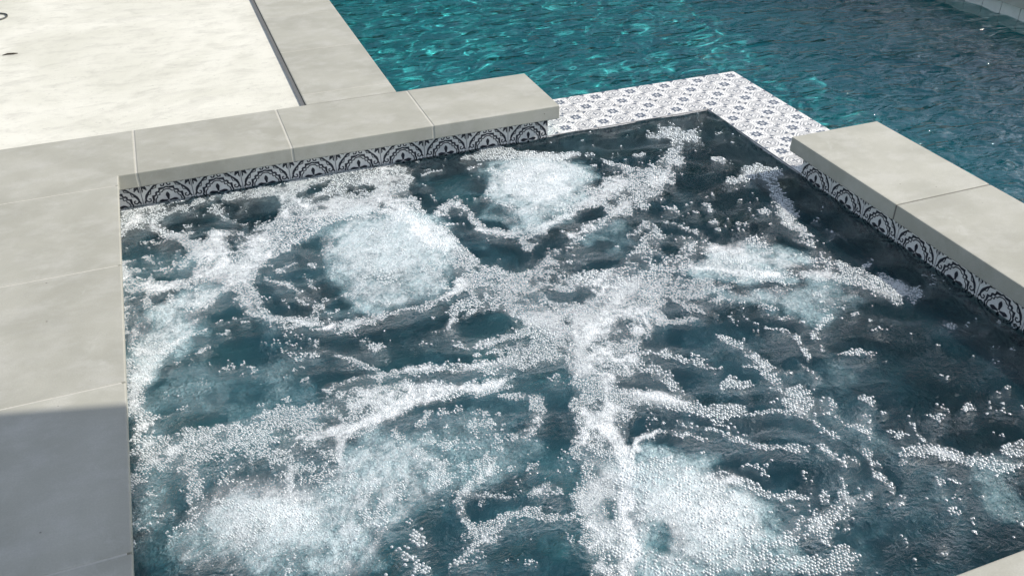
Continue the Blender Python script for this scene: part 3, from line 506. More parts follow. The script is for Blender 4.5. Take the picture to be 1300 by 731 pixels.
# ------------------------------------------------------------------ decorated tile pattern (flat inlay strips in tile coordinates -1..1)
def arc(cx,cy,r,a0,a1,n=10,ry=None):
    ry=ry or r
    return [(cx+r*math.cos(R(a0+(a1-a0)*i/n)),cy+ry*math.sin(R(a0+(a1-a0)*i/n))) for i in range(n+1)]
def disc(cx,cy,r,ry=None,n=10):return arc(cx,cy,r,0,360-360/n,n-1,ry)
def motif():
    """one quarter turn sector (pointing to +v) as strips (points, width) and filled shapes"""
    st=[];fl=[]
    for sx in (-1,1):
        m=lambda P:[(sx*x,y) for x,y in P]
        st.append((m([(.60,.12),(.60,.30),(.46,.30),(.46,.42),(.34,.44),(.26,.56),(.12,.58),(0,.64)]),.07))     # stepped line
        st.append((m([(.95,.02),(.86,.26),(.70,.52),(.52,.72),(.36,.86)]),.065))                                   # outer arc
        st.append((m([(.36,.86),(.22,.90),(.10,.86),(.05,.78),(.09,.70),(.18,.70),(.19,.77)]),.06))               # scroll
        st.append((m([(.36,.86),(.40,.66),(.58,.62)]),.04))
        fl.append(m([(.985,.985),(.50,.985),(.60,.92),(.70,.93),(.68,.85),(.58,.80),(.72,.78),(.80,.82),(.82,.72),(.74,.62),(.88,.66),(.93,.74),(.93,.60),(.985,.52)])) # corner flower
        
    st.append(([(-.30,.30),(-.30,.40),(-.20,.42),(-.13,.50),(0,.53),(.13,.50),(.20,.42),(.30,.40),(.30,.30)],.05))
    fl.append([(0,.40),(.06,.33),(.085,.24),(.05,.13),(.03,.03),(-.03,.03),(-.05,.13),(-.085,.24),(-.06,.33)])
    return st,fl
def strip(pts,w):
    P=[Vector(p) for p in pts];out=[];h=w/2
    for i,p in enumerate(P):
        t=(P[min(i+1,len(P)-1)]-P[max(i-1,0)]).normalized();n=Vector((-t.y,t.x))*h
        out.append((p+n,p-n))
    return [(out[i][0],out[i+1][0],out[i+1][1],out[i][1]) for i in range(len(out)-1)]
ST,FL=motif()
def motif_polys(ws=1.0):
    polys=[]
    for k in range(4):
        c,s_=round(math.cos(k*math.pi/2)),round(math.sin(k*math.pi/2))
        rot=lambda q:(c*q[0]-s_*q[1],s_*q[0]+c*q[1])
        for pts,w in ST:
            for q in strip(pts,w*ws):polys.append([rot(v) for v in q])
        for f in FL:polys.append([rot(v) for v in f])
    return polys
MP=motif_polys()
def motif_flower():
    polys=[]
    for k in range(8):
        a=k*math.pi/4;c_,s_=math.cos(a),math.sin(a);r0=.30 if k%2==0 else .36
        f=[(r0+x*.19,y*.115) for x,y in disc(0,0,1,None,8)]
        polys.append([(c_*x-s_*y,s_*x+c_*y) for x,y in f])
        q=strip([(c_*x-s_*y,s_*x+c_*y) for x,y in [(.60,-.16),(.72,-.10),(.66,.0),(.72,.10),(.60,.16),(.52,.10)]],.028);polys+=q
    polys.append(disc(0,0,.07))
    for sx in (-1,1):
        for sy in (-1,1):
            for r_ in (.40,.54):polys+=strip([(sx*(1-r_*math.cos(R(a))),sy*(1-r_*math.sin(R(a)))) for a in range(2,90,11)],.026)
            for k in range(3):
                a=R(15+30*k);polys.append([(sx*(1-.22*math.cos(a)+.07*x),sy*(1-.22*math.sin(a)+.055*y)) for x,y in disc(0,0,1,None,6)])
    return polys
MFL=[[(x*1.25,y*1.25) for x,y in q] for q in motif_flower() if max(abs(v) for p in q for v in p)<.79];MSC=motif_polys(.5)
MFB=[[(x*.5+ox,y*.5+oy) for x,y in q] for ox in (-.5,.5) for oy in (-.5,.5) for q in (MFL if ox==oy else MSC)]
def clip(poly,axis,lim,sign):
    out=[];n=len(poly)
    for i in range(n):
        a,b_=poly[i],poly[(i+1)%n];da=sign*(lim-a[axis]);db=sign*(lim-b_[axis])
        if da>=0:out.append(a)
        if (da>=0)!=(db>=0):
            t=da/(da-db);out.append((a[0]+t*(b_[0]-a[0]),a[1]+t*(b_[1]-a[1])))
    return out
def tile_run(parent,org,du,dv,nu0,nu1,nv0,nv1,nrm,ink,grout_w=.0035,polysrc=None):
    """tiles laid along du (nu0..nu1 in tiles, fractions cut), dv likewise; glaze panels + inlay + grout"""
    org,du,dv,nrm=map(Vector,(org,du,dv,nrm))
    g=MB();t=MB();k=MB()
    P=lambda u,v,h:org+du*(u*TILE)+dv*(v*TILE)+nrm*h
    g.quad(P(nu0,nv0,.0),P(nu1,nv0,.0),P(nu1,nv1,.0),P(nu0,nv1,.0))
    e=grout_w/TILE/2
    lay=0
    for i in range(math.floor(nu0),math.ceil(nu1)):
        for j in range(math.floor(nv0),math.ceil(nv1)):
            a0,a1=max(i,nu0)+e,min(i+1,nu1)-e;b0,b1=max(j,nv0)+e,min(j+1,nv1)-e
            if a1-a0<.01 or b1-b0<.01:continue
            # small thickness: raised glaze with sides
            n=len(t.v)
            t.v+=[tuple(P(x,y,h)) for h in (0.0003,.003) for x,y in ((a0,b0),(a1,b0),(a1,b1),(a0,b1))]
            t.f+=[tuple(n+q for q in f) for f in ((4,5,6,7),(0,1,5,4),(1,2,6,5),(2,3,7,6),(3,0,4,7))]
            for m_,poly in enumerate(MFB if ink is M['blue'] else MP):
                q=[(i+.5+x*.485,j+.5+y*.485) for x,y in poly]
                q=clip(q,0,a0,-1);q=clip(q,0,a1,1) if len(q)>2 else q
                q=clip(q,1,b0,-1) if len(q)>2 else q;q=clip(q,1,b1,1) if len(q)>2 else q
                if len(q)<3:continue
                h=.0033+.000012*(m_%61)
                k.quad(*[P(x,y,h) for x,y in q])
    go=g.build('grout_bed',M['tgrout'],parent);to=t.build('tile_panel',M['white'],parent);
    ko=k.build('tile_inlay',ink,to)
    # normals outward
    for o in (go,to,ko):
        for p in o.data.polygons:
            pass
    return to
# ------------------------------------------------------------------ spa walls with coping stones
def stone(name_poly,parent,z0=-T,z1=0.0,gap=.0025,bev=.004,under=False):
    m=MB();m.prism(name_poly,z0,z1)
    if under:m.v=[(x-(.010 if abs(x)<1e-6 and z<-.01 else 0),y,z) for x,y,z in m.v]
    o=m.build('coping_stone',M['coping'],parent,bev,2);return o
def rect(x0,y0,x1,y1,g=.0028):return [(x0+g,y0+g),(x1-g,y0+g),(x1-g,y1-g),(x0+g,y1-g)]
def joint_box(m,x0,y0,x1,y1):m.box((x0,y0,-T+.003),(x1,y1,-.0022))
# back + left wall: one L shaped wall
wl=tag(empty('spa_wall',(0,0,-T)),'grey stone spa wall corner whose coping runs along the whole left side and back of the bubbling spa','spa wall')
m=MB();m.box((-.50,IY0,-1.6),(IX0-.004,IY1+.004,-T));m.box((-.50,IY1+.004,-1.6),(XE-OVX,.40,-T));m.build('wall_body',M['spa_plaster'],wl)
JX=[.068,.678,1.288,XE];g=.0028
stone([(-.54,-.085+g),(0,-.085+g),(0,0),(.068-g,0),(.068-g,.44),(-.54,.44)],wl,under=True)
for a,c in zip(JX[:-1],JX[1:]):
    stone([(a+g,0),(c-(g if c<XE else 0),0),(c-(g if c<XE else 0),.44),(a+g,.44)],wl)
JY=[-.085,-.699,-1.347,-1.977,-2.61,-3.12]
for a,c in zip(JY[:-1],JY[1:]):stone([(-.54,c+g),(0,c+g),(0,a-g),(-.54,a-g)],wl,under=True)
m=MB();m.prism([(-.538,-3.118),(-.0116,-3.118),(-.0116,.0016),(XE-.0016,.0016),(XE-.0016,.4384),(-.538,.4384)],-T+.002,-.0018)
m.build('mortar_bed',M['joint'],wl)
tile_run(wl,(XE-OVX-.0005,IY1,-T-2*TILE-.0005),(-1,0,0),(0,0,1),0,(XE-OVX-IX0)/TILE,0,2,(0,-1,0),M['ink'])
tile_run(wl,(IX0,IY1-.004,-T-2*TILE-.0005),(0,-1,0),(0,0,1),0,(IY1-IY0)/TILE,0,2,(1,0,0),M['ink'])
# right wall
wr=tag(empty('spa_wall',(W+.2,-1.7,-T)),'short grey stone spa wall standing between the bubbling spa and the dark end of the pool','spa wall')
m=MB();m.box((IX1+.004,IY0,-1.6),(W+.40,YR-OVX,-T));m.build('wall_body',M['spa_plaster'],wr)
RY=[YR,-1.313,-1.953,-2.593,-3.12]
for a,c in zip(RY[:-1],RY[1:]):stone([(W,c+g),(W+.437,c+g),(W+.437,a-(g if a<YR else 0)),(W,a-(g if a<YR else 0))],wr)
m=MB();m.box((W+.0016,-3.1185,-T+.002),(W+.4354,YR-.0016,-.0035))
m.build('mortar_bed',M['dark_stone_joint'],wr)
tile_run(wr,(IX1,YR-OVX-.0005,-T-2*TILE-.0005),(0,-1,0),(0,0,1),0,(YR-OVX-IY0)/TILE,0,2,(-1,0,0),M['ink'])
# front wall
wf=tag(empty('spa_wall',(1.3,-2.9,-T)),'grey stone spa wall nearest the viewer, only one sunlit corner of its coping in view','spa wall')
m=MB();m.box((IX0,-3.10,-1.6),(IX1,IY0-.004,-T));m.build('wall_body',M['spa_plaster'],wf)
FX=[g,.66,1.31,1.96,W-g]
for a,c in zip(FX[:-1],FX[1:]):stone([(a+g,-3.12),(c-g,-3.12),(c-g,YF),(a+g,YF)],wf)
m=MB();m.box((FX[0]+.004,-3.1185,-T+.002),(FX[-1]-.004,YF-.0016,-.0018))
m.build('mortar_bed',M['joint'],wf)
tile_run(wf,(IX0,IY0,-T-2*TILE-.0005),(1,0,0),(0,0,1),0,(IX1-IX0)/TILE,0,2,(0,1,0),M['ink'])
# spillway ledge
sp=tag(empty('spillway_ledge',(2.8,.2,ZS)),'blue and white patterned tile spillway ledge turning the far corner between spa and pool','spillway')
m=MB();x0=XE-OVX+.0005;x1=IX1;x2=IX1+SO;y2=IY1+SO;yb=YR-OVX+.0005
m.prism([(x0,IY1+.004),(x1+.004,IY1+.004),(x1+.004,yb),(x2-.004,yb),(x2-.004,y2-.004),(x0,y2-.004)],-1.6,ZS-.0045)
m.build('ledge_body',M['spa_plaster'],sp)
zt=ZS-.004
tile_run(sp,(x2,y2,zt),(-1,0,0),(0,-1,0),0,(x2-x0)/TILE,0,SO/TILE,(0,0,1),M['blue'])
tile_run(sp,(x2,y2-SO,zt),(-1,0,0),(0,-1,0),0,SO/TILE,0,(y2-SO-yb)/TILE,(0,0,1),M['blue'])
for (o_,du,n1,nn) in (((x2,y2,ZS-2*TILE-.004),(-1,0,0),(x2-x0)/TILE,(0,1,0)),((x2,yb,ZS-2*TILE-.004),(0,1,0),(y2-yb)/TILE,(1,0,0)),((x1,IY1,ZS-2*TILE-.0045),(-1,0,0),(x1-x0)/TILE,(0,-1,0)),((x1,yb,ZS-2*TILE-.0045),(0,1,0),(IY1-yb)/TILE,(-1,0,0))):
    tile_run(sp,o_,du,(0,0,1),0,n1,0,2,nn,M['blue'])
# ------------------------------------------------------------------ pool coping along the deck
pc=tag(empty('pool_edge',(1.0,2,-T)),'straight grey stone pool edging between the white concrete deck and the teal pool','pool edge')
m=MB();m.box((PX0+.02,.4005,-1.6),(PX1-.04,YFAR,-T));m.build('wall_body',M['pool_plaster'],pc)
ys=[.44+.0028,.572];
while ys[-1]<YFAR:ys.append(ys[-1]+.625)
for a,c in zip(ys[:-1],ys[1:]):stone([(PX0,a+g),(PX1,a+g),(PX1,c-g),(PX0,c-g)],pc)
m=MB();m.box((PX0+.0016,.4445,-T+.002),(PX1-.0016,YFAR,-.0018))
m.build('mortar_bed',M['joint'],pc)
m=MB()
yy=.4455
while yy<YFAR:
    w_=.002*math.sin(yy*9)+.0015*math.sin(yy*23+1)
    y2_=yy+.08;w2=.002*math.sin(y2_*9)+.0015*math.sin(y2_*23+1)
    m.quad((PX0-.016+w_,yy,DECK+.003),(PX0-.0015,yy,-.016),(PX0-.0015,y2_,-.016),(PX0-.016+w2,y2_,DECK+.003));yy=y2_
m.build('mortar_fillet',M['grey_joint'],pc)
m=MB();m.box((PX0-.0012,.4455,-.0155),(PX0+.004,YFAR,-.0085));m.build('sealant_line',M['dark_joint'],pc)
m=MB();m.box((PX1-.039,.456,-.27),(PX1-.036,YFAR,-T-.001));m.build('tile_panel',M['cream'],pc)
# pool basin
m=MB();m.box((-.6,YNEAR-.3,PFLOOR-.2),(XR+.4,YFAR+.3,PFLOOR))
m.box((XR+.006,YNEAR,PFLOOR),(XR+.3,YFAR,-.092));m.box((PX1-.04,YFAR,PFLOOR),(XR+.3,YFAR+.25,-.06));m.box((W+.41,YNEAR-.25,PFLOOR),(XR+.3,YNEAR,-.06))
tag(m.build('pool_basin',M['pool_plaster']),kind='structure')
# right hand pool edge
pr=tag(empty('pool_edge',(XR+.1,2,-.08)),'far pool edge with large cream waterline tiles and dark joints under a stone coping','pool edge')
m=MB();m.box((XR,YNEAR,-.42),(XR+.0055,YFAR,-.09));m.build('grout_bed',M['dark_line'],pr)
m=MB();y=YNEAR+.02
while y<YFAR-.2:
    m.box((XR-.004,y,-.24),(XR-.0005,y+.146,-.0905));m.box((XR-.004,y,-.42),(XR-.0005,y+.146,-.244));y+=.15
m.build('tile_panel',M['cream'],pr)
y=YNEAR
while y<YFAR-.1:
    stone([(XR-.10,y+g),(XR+.34,y+g),(XR+.34,y+.62-g),(XR-.10,y+.62-g)],pr,-.09,-.022);y+=.62

# ------------------------------------------------------------------ numpy noise
class Noise2:
    def __init__(s,seed):s.g=np.random.default_rng(seed).random((256,256))
    def __call__(s,x,y):
        xi=np.floor(x).astype(int);yi=np.floor(y).astype(int);fx=x-xi;fy=y-yi
        fx=fx*fx*fx*(fx*(fx*6-15)+10);fy=fy*fy*fy*(fy*(fy*6-15)+10)
        G=s.g;a=G[yi&255,xi&255];b_=G[yi&255,(xi+1)&255];c=G[(yi+1)&255,xi&255];d=G[(yi+1)&255,(xi+1)&255]
        return (a*(1-fx)+b_*fx)*(1-fy)+(c*(1-fx)+d*fx)*fy
def fbm(x,y,sc,seed,oct=4):
    t=0;a=.5;n=0
    for k in range(oct):
        t=t+a*Noise2(seed+k)(x*sc+17.3*k,y*sc+5.1*k);n+=a;a*=.55;sc*=2.03
    return t/n
def waves(x,y,lst):
    z=np.zeros_like(x)
    for kx,ky,a,ph in lst:
        q=np.sin(kx*x+ky*y+ph);z+=a*q
    return z
def wave_set(n,l0,l1,slope,mean_dir,spread,seed):
    r=np.random.default_rng(seed);out=[]
    for i in range(n):
        l=math.exp(r.uniform(math.log(l0),math.log(l1)));th=mean_dir+r.normal()*spread;k=2*math.pi/l
        out.append((k*math.cos(th),k*math.sin(th),slope/k*math.sqrt(2/n)*r.uniform(.6,1.4),r.uniform(0,6.28)))
    return out
def sstep(a,b_,x):
    t=np.clip((x-a)/(b_-a),0,1);return t*t*(3-2*t)
def grid_solid(name,xs,ys,zfun,zbot,keep=None):
    """closed water body: displaced top grid, straight sides, flat bottom"""
    X,Y=np.meshgrid(xs,ys);nx,ny=len(xs),len(ys)
    top=np.stack([X,Y,zfun(X,Y)],-1).reshape(-1,3);N_=nx*ny
    cell=np.ones((ny-1,nx-1),bool) if keep is None else keep(.5*(X[:-1,:-1]+X[1:,1:]),.5*(Y[:-1,:-1]+Y[1:,1:]))
    I=np.arange(N_).reshape(ny,nx)
    q=np.stack([I[:-1,:-1],I[:-1,1:],I[1:,1:],I[1:,:-1]],-1)[cell]
    bot=top.copy();bot[:,2]=zbot
    faces=[q,(q+N_)[:,::-1]]
    pad=np.zeros((ny+1,nx+1),bool);pad[1:-1,1:-1]=cell
    c=pad[1:,1:][:-1,:-1] if False else cell
    # side walls where a kept cell borders an empty one
    def side(m_,a,b_):
        a_=a[m_];c_=b_[m_];faces.append(np.stack([b_[m_],a[m_],a[m_]+N_,b_[m_]+N_],-1))
    up=np.zeros_like(cell);up[1:]=cell[:-1];dn=np.zeros_like(cell);dn[:-1]=cell[1:]
    lf=np.zeros_like(cell);lf[:,1:]=cell[:,:-1];rt=np.zeros_like(cell);rt[:,:-1]=cell[:,1:]
    side(cell&~up,I[:-1,:-1],I[:-1,1:]);side(cell&~dn,I[1:,1:],I[1:,:-1]);side(cell&~lf,I[1:,:-1],I[:-1,:-1]);side(cell&~rt,I[:-1,1:],I[1:,1:])
    F_=np.concatenate(faces);V=np.concatenate([top,bot])
    used=np.unique(F_);mp=-np.ones(len(V),int);mp[used]=np.arange(len(used));V=V[used];F_=mp[F_]
    me=bpy.data.meshes.new(name);me.vertices.add(len(V));me.vertices.foreach_set('co',V.astype(np.float32).ravel())
    me.loops.add(F_.size);me.loops.foreach_set('vertex_index',F_.astype(np.int32).ravel())
    me.polygons.add(len(F_));me.polygons.foreach_set('loop_start',np.arange(0,F_.size,4,dtype=np.int32));me.polygons.foreach_set('loop_total',np.full(len(F_),4,np.int32))
    sm=np.ones(len(F_),bool);sm[len(q):]=False
    me.update(calc_edges=True)
    me.polygons.foreach_set('use_smooth',np.concatenate([np.ones(len(q),bool),np.zeros(len(F_)-len(q),bool)]))
    me.validate();me.update()
    return me,used,N_
# ------------------------------------------------------------------ pool water
PW=wave_set(12,.16,.27,.058,2.6,1.6,8)
step=.0135
pxs=np.arange(PX1-.045,XR+.02,step);pys=np.concatenate([np.arange(YNEAR-.02,4.2,step),np.arange(4.2,YFAR+.03,.05)])
def keep(cx,cy):
    return ~((cx<IX1+SO-.012)&(cy<IY1+SO-.012))&~((cx<W+.395)&(cy<YR))&~((cx<XE)&(cy<.395))
me,_,_=grid_solid('pool_water',pxs,pys,lambda x,y:ZP+waves(x,y,PW),PFLOOR-.05,keep)
pw=tag(link('pool_water',me,M['pool_water']),kind='structure')
# ------------------------------------------------------------------ spa basin
m=MB();m.box((IX0-.003,IY0-.003,FLOOR-.2),(IX1+.003,IY1+.003,FLOOR))
BZ=-.62
m.box((IX0-.003,-1.60,FLOOR),(.52,-.98,BZ));m.box((IX0-.003,IY0-.003,FLOOR),(1.15,-1.60,BZ-.004));m.box((IX0-.003,-.98,FLOOR),(.46,IY1+.003,BZ-.006));m.box((.46,-.40,FLOOR),(1.5,IY1+.003,BZ-.002))
tag(m.build('spa_basin',M['spa_plaster'],None,.02,3),kind='structure')
# ------------------------------------------------------------------ spa water and foam
step=.0075
sxs=np.arange(IX0-.004,IX1+.006,step);sys_=np.arange(IY0-.004,IY1+.006,step)
SX,SY=np.meshgrid(sxs,sys_)
def fields(X,Y):
    shp=X.shape
    wx=(fbm(X,Y,9,20,3)-.5)*.05+(fbm(X,Y,38,30,2)-.5)*.022;wy=(fbm(X,Y,9,40,3)-.5)*.05+(fbm(X,Y,38,50,2)-.5)*.022
    x=((X+wx)*1000).ravel();y=((Y+wy)*1000).ravel()
    wv=(.56+1.15*fbm(X,Y,26,57,3)).ravel()
    F=np.zeros(x.size);A=np.zeros(x.size);RD=np.zeros(x.size)
    for kind,typ,st,soft,txt in STROKES:
        v=np.array(txt.split(),float)
        if typ=='L':
            q=v.reshape(-1,3);mw=q[:,2].max();x0,x1=q[:,0].min()-mw,q[:,0].max()+mw;y0,y1=q[:,1].min()-mw,q[:,1].max()+mw
            sel=np.nonzero((x>x0)&(x<x1)&(y>y0)&(y<y1))[0]
            if not len(sel):continue
            px,py=x[sel],y[sel];best=np.full(len(sel),9.)
            for (ax,ay,aw),(bx,by,bw) in zip(q[:-1],q[1:]):
                dx,dy=bx-ax,by-ay;t=np.clip(((px-ax)*dx+(py-ay)*dy)/(dx*dx+dy*dy+1e-6),0,1)
                d=np.hypot(px-ax-t*dx,py-ay-t*dy)/(.5*(aw+t*(bw-aw))+1e-6);best=np.minimum(best,d)
            mk=1-sstep(1-soft*1.5,1+soft*1.5,best*wv[sel])
        else:
            q=v.reshape(-1,2);e=soft*6+6
            sel=np.nonzero((x>q[:,0].min()-e)&(x<q[:,0].max()+e)&(y>q[:,1].min()-e)&(y<q[:,1].max()+e))[0]
            if not len(sel):continue
            px,py=x[sel],y[sel];ins=np.zeros(len(sel),bool);d=np.full(len(sel),1e9)
            for (ax,ay),(bx,by) in zip(q,np.roll(q,-1,0)):
                dx,dy=bx-ax,by-ay;t=np.clip(((px-ax)*dx+(py-ay)*dy)/(dx*dx+dy*dy+1e-6),0,1)
                d=np.minimum(d,np.hypot(px-ax-t*dx,py-ay-t*dy))
                c=((ay>py)!=(by>py))&(px<(bx-ax)*(py-ay)/(by-ay+1e-9)+ax);ins^=c
            sd=np.where(ins,d,-d);mk=sstep(-e*.5,e*.5,sd)
        mk=mk*st
        if kind in 'FG':F[sel]=np.maximum(F[sel],mk)
        elif kind=='H':F[sel]*=1-mk;RD[sel]*=1-mk
        elif kind=='A':A[sel]=np.maximum(A[sel],mk)
        elif kind=='D':A[sel]*=1-mk
        elif kind=='R':RD[sel]=np.maximum(RD[sel],mk);F[sel]=np.maximum(F[sel],mk*.9)
    return F.reshape(shp),A.reshape(shp),RD.reshape(shp)
FF,AA,RR=fields(SX,SY)
def blur(a,n):
    n=int(n)
    for _ in range(n):
        p=np.pad(a,1,'edge');a=(p[:-2,1:-1]+p[2:,1:-1]+p[1:-1,:-2]+p[1:-1,2:]+2*a)/6
    return a
swirl=fbm(SX+.12*fbm(SX,SY,5,61,2),SY+.16*fbm(SX,SY,4,63,2),6,65,4)
core=sstep(.80,.99,blur(FF,7))*sstep(.44,.62,fbm(SX,SY,7,67,3))
halo=blur(FF,14)
wx_=SX+.10*(fbm(SX,SY,7,75,3)-.5);wy_=SY+.10*(fbm(SX,SY,7,77,3)-.5)
rg=(1-np.abs(2*fbm(wx_,wy_,13,79,4)-1))**6
rg2=(1-np.abs(2*fbm(wx_,wy_,27,83,3)-1))**5
RR=np.maximum.reduce([np.clip(RR*(.75+.9*(fbm(SX,SY,18,69,3)-.25)),0,1),.62*core,sstep(.40,.85,blur(AA,6))*(.40*rg+.30*rg2)])
FIL=(1-np.abs(2*fbm(SX+.13*(fbm(SX,SY,6,111,3)-.5),SY+.13*(fbm(SX,SY,6,113,3)-.5),11,115,4)-1))**2.5
RR=np.maximum(RR,.95*(1-.75*sstep(1.5,2.0,SX))*sstep(.66,.96,blur(FF,4))*sstep(.55,.90,FIL)*sstep(.36,.56,fbm(SX,SY,5,117,2)))
FF=np.maximum(FF,.62*halo*sstep(.42,.62,fbm(SX+.1*swirl,SY,13,71,3)))
AA=blur(AA,3)
def warp(a,dx,dy):
    i=np.clip((np.arange(a.shape[0])[:,None]+dy/step).round().astype(int),0,a.shape[0]-1);j=np.clip((np.arange(a.shape[1])[None,:]+dx/step).round().astype(int),0,a.shape[1]-1);return a[i,j]
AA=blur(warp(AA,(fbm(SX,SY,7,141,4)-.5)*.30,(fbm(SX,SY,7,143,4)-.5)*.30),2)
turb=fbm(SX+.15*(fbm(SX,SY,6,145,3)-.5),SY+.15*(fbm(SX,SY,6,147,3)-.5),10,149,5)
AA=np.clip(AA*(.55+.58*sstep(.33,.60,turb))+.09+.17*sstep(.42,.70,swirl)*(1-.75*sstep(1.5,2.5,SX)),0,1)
SW=wave_set(16,.20,.46,.042,0.6,2.0,11)+wave_set(20,.09,.16,.007,0,3.1,12)
def spa_height():
    z=ZW+waves(SX,SY,SW)
    z+=.022*blur(AA,420)+.006*blur(FF,160)
    edge=np.minimum.reduce([SX-IX0,IX1-SX,SY-IY0,IY1-SY]);
    return z-.004*(1-sstep(0,.05,edge))
ZZ=spa_height()
me,used,NT=grid_solid('spa_water',sxs,sys_,lambda x,y:ZZ,FLOOR-.05)
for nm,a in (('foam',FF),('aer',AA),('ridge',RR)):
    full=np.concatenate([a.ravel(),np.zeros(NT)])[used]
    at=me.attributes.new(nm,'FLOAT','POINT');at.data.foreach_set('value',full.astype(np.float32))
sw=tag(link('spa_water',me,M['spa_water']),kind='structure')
# bubbles: jittered hexagonal packing where the foam lies
def sample(A_,x,y):
    fx=np.clip((x-sxs[0])/step,0,len(sxs)-1.001);fy=np.clip((y-sys_[0])/step,0,len(sys_)-1.001)
    i=fx.astype(int);j=fy.astype(int);a=fx-i;b_=fy-j
    return (A_[j,i]*(1-a)+A_[j,i+1]*a)*(1-b_)+(A_[j+1,i]*(1-a)+A_[j+1,i+1]*a)*b_
def bubbles(pitch,jit,seed,fn,rmin,rmax):
    r=np.random.default_rng(seed)
    nx=int((IX1-IX0)/pitch);ny=int((IY1-IY0)/(pitch*.866))
    gx,gy=np.meshgrid(np.arange(nx)*pitch+IX0,np.arange(ny)*pitch*.866+IY0);gx=gx+(np.arange(ny)%2)[:,None]*pitch*.5
    x=(gx+r.normal(size=gx.shape)*pitch*jit).ravel();y=(gy+r.normal(size=gx.shape)*pitch*jit).ravel()
    ok=(x>IX0+.006)&(x<IX1-.006)&(y>IY0+.006)&(y<IY1-.006);x=x[ok];y=y[ok]
    pr_=fn(x,y);k=r.random(len(x))<pr_;x=x[k];y=y[k]
    rad=pitch*.5*r.uniform(rmin,rmax,len(x));z=sample(ZZ,x,y)
    return np.stack([x,y,z-rad*.15],-1),rad
big=lambda x,y:sstep(.35,.65,fbm(x,y,2.2,101,2)+.45*sstep(1.0,2.2,x)-.12+.2*sstep(-1.6,-2.4,y))
def p_big(x,y):
    f=sample(FF,x,y);rd=sample(RR,x,y);n=fbm(x,y,42,90,3)
    size=fbm(x,y,3,95,2)
    n2=fbm(x,y,15,93,3);n3=fbm(x,y,110,94,2)
    fl_=sample(FIL,x,y)
    return sstep(.43,.70,f*(.72+.12*big(x,y))+.60*(fl_-.37)*(1-.65*big(x,y))+(n-.5)*.9+(n2-.5)*1.15+(n3-.5)*.5)*(1-.75*rd)*.95
def p_small(x,y):
    f=sample(FF,x,y);rd=sample(RR,x,y);a=sample(AA,x,y);n=fbm(x,y,55,99,3)
    return np.clip(.10*sstep(.4,.9,f+(n-.5)*1.3)+rd*.85+.20*sstep(.4,.9,a)*sstep(.42,.66,n),0,.95)
B1=bubbles(.0092,.14,1,lambda x,y:p_big(x,y)*(big(x,y)>.5),.55,1.10);B3=bubbles(.0064,.15,3,lambda x,y:p_big(x,y)*(big(x,y)<=.5),.55,1.12);B2=bubbles(.0046,.28,2,p_small,.40,.95)
P=np.concatenate([B1[0],B2[0],B3[0]]);RAD=np.concatenate([B1[1],B2[1],B3[1]])
print('bubbles',len(P))
me=bpy.data.meshes.new('foam');me.vertices.add(len(P));me.vertices.foreach_set('co',P.astype(np.float32).ravel())
at=me.attributes.new('rad','FLOAT','POINT');at.data.foreach_set('value',RAD.astype(np.float32));me.update()
fo=tag(link('foam',me,M['bubble']),kind='stuff')
ng=bpy.data.node_groups.new('foam_bubbles','GeometryNodeTree')
ng.interface.new_socket('Geometry',in_out='INPUT',socket_type='NodeSocketGeometry');ng.interface.new_socket('Geometry',in_out='OUTPUT',socket_type='NodeSocketGeometry')
gi=ng.nodes.new('NodeGroupInput');go=ng.nodes.new('NodeGroupOutput');ip=ng.nodes.new('GeometryNodeInstanceOnPoints');ic=ng.nodes.new('GeometryNodeMeshIcoSphere');ss=ng.nodes.new('GeometryNodeSetShadeSmooth');smn=ng.nodes.new('GeometryNodeSetMaterial');na=ng.nodes.new('GeometryNodeInputNamedAttribute')
na.data_type='FLOAT';na.inputs['Name'].default_value='rad';ic.inputs['Radius'].default_value=1;ic.inputs['Subdivisions'].default_value=2;smn.inputs['Material'].default_value=M['bubble']
m2p=ng.nodes.new('GeometryNodeMeshToPoints')
lk=ng.links.new
lk(gi.outputs[0],m2p.inputs[0]);lk(m2p.outputs[0],ip.inputs['Points']);lk(ic.outputs[0],ss.inputs[0]);lk(ss.outputs[0],smn.inputs[0]);lk(smn.outputs[0],ip.inputs['Instance']);cx_=ng.nodes.new('ShaderNodeCombineXYZ');mz=ng.nodes.new('ShaderNodeMath');mz.operation='MULTIPLY';mz.inputs[1].default_value=.62;lk(na.outputs[0],mz.inputs[0]);lk(na.outputs[0],cx_.inputs[0]);lk(na.outputs[0],cx_.inputs[1]);lk(mz.outputs[0],cx_.inputs[2]);lk(cx_.outputs[0],ip.inputs['Scale']);lk(ip.outputs[0],go.inputs[0])
fo.modifiers.new('bubbles','NODES').node_group=ng

# ------------------------------------------------------------------ small things on the deck
def torus(R0,r0,n=40,k=8):
    m=MB()
    for i in range(n):
        for j in range(k):
            a=2*math.pi*i/n;b_=2*math.pi*j/k
            m.v.append(((R0+r0*math.cos(b_))*math.cos(a),(R0+r0*math.cos(b_))*math.sin(a),r0*math.sin(b_)))
    for i in range(n):
        for j in range(k):m.f.append((i*k+j,((i+1)%n)*k+j,((i+1)%n)*k+(j+1)%k,i*k+(j+1)%k))
    return m
o=torus(.075,.0045).build('deck_ring',M['metal']);o.location=(-.66,2.52,DECK+.006);tag(o,'thin dark metal ring lying flat on the white concrete deck','ring')
m=MB();pts=[(-.035,0,.003,.0015),(-.01,.004,.006,.004),(.02,-.002,.006,.004),(.04,.003,.003,.0015)]
for a,(x,y,z,r_) in enumerate(pts):
    for k in range(6):m.v.append((x,y+r_*math.cos(k*1.047),z+r_*math.sin(k*1.047)))
for a in range(3):
    for k in range(6):m.f.append((a*6+k,a*6+6+k,a*6+6+(k+1)%6,a*6+(k+1)%6))
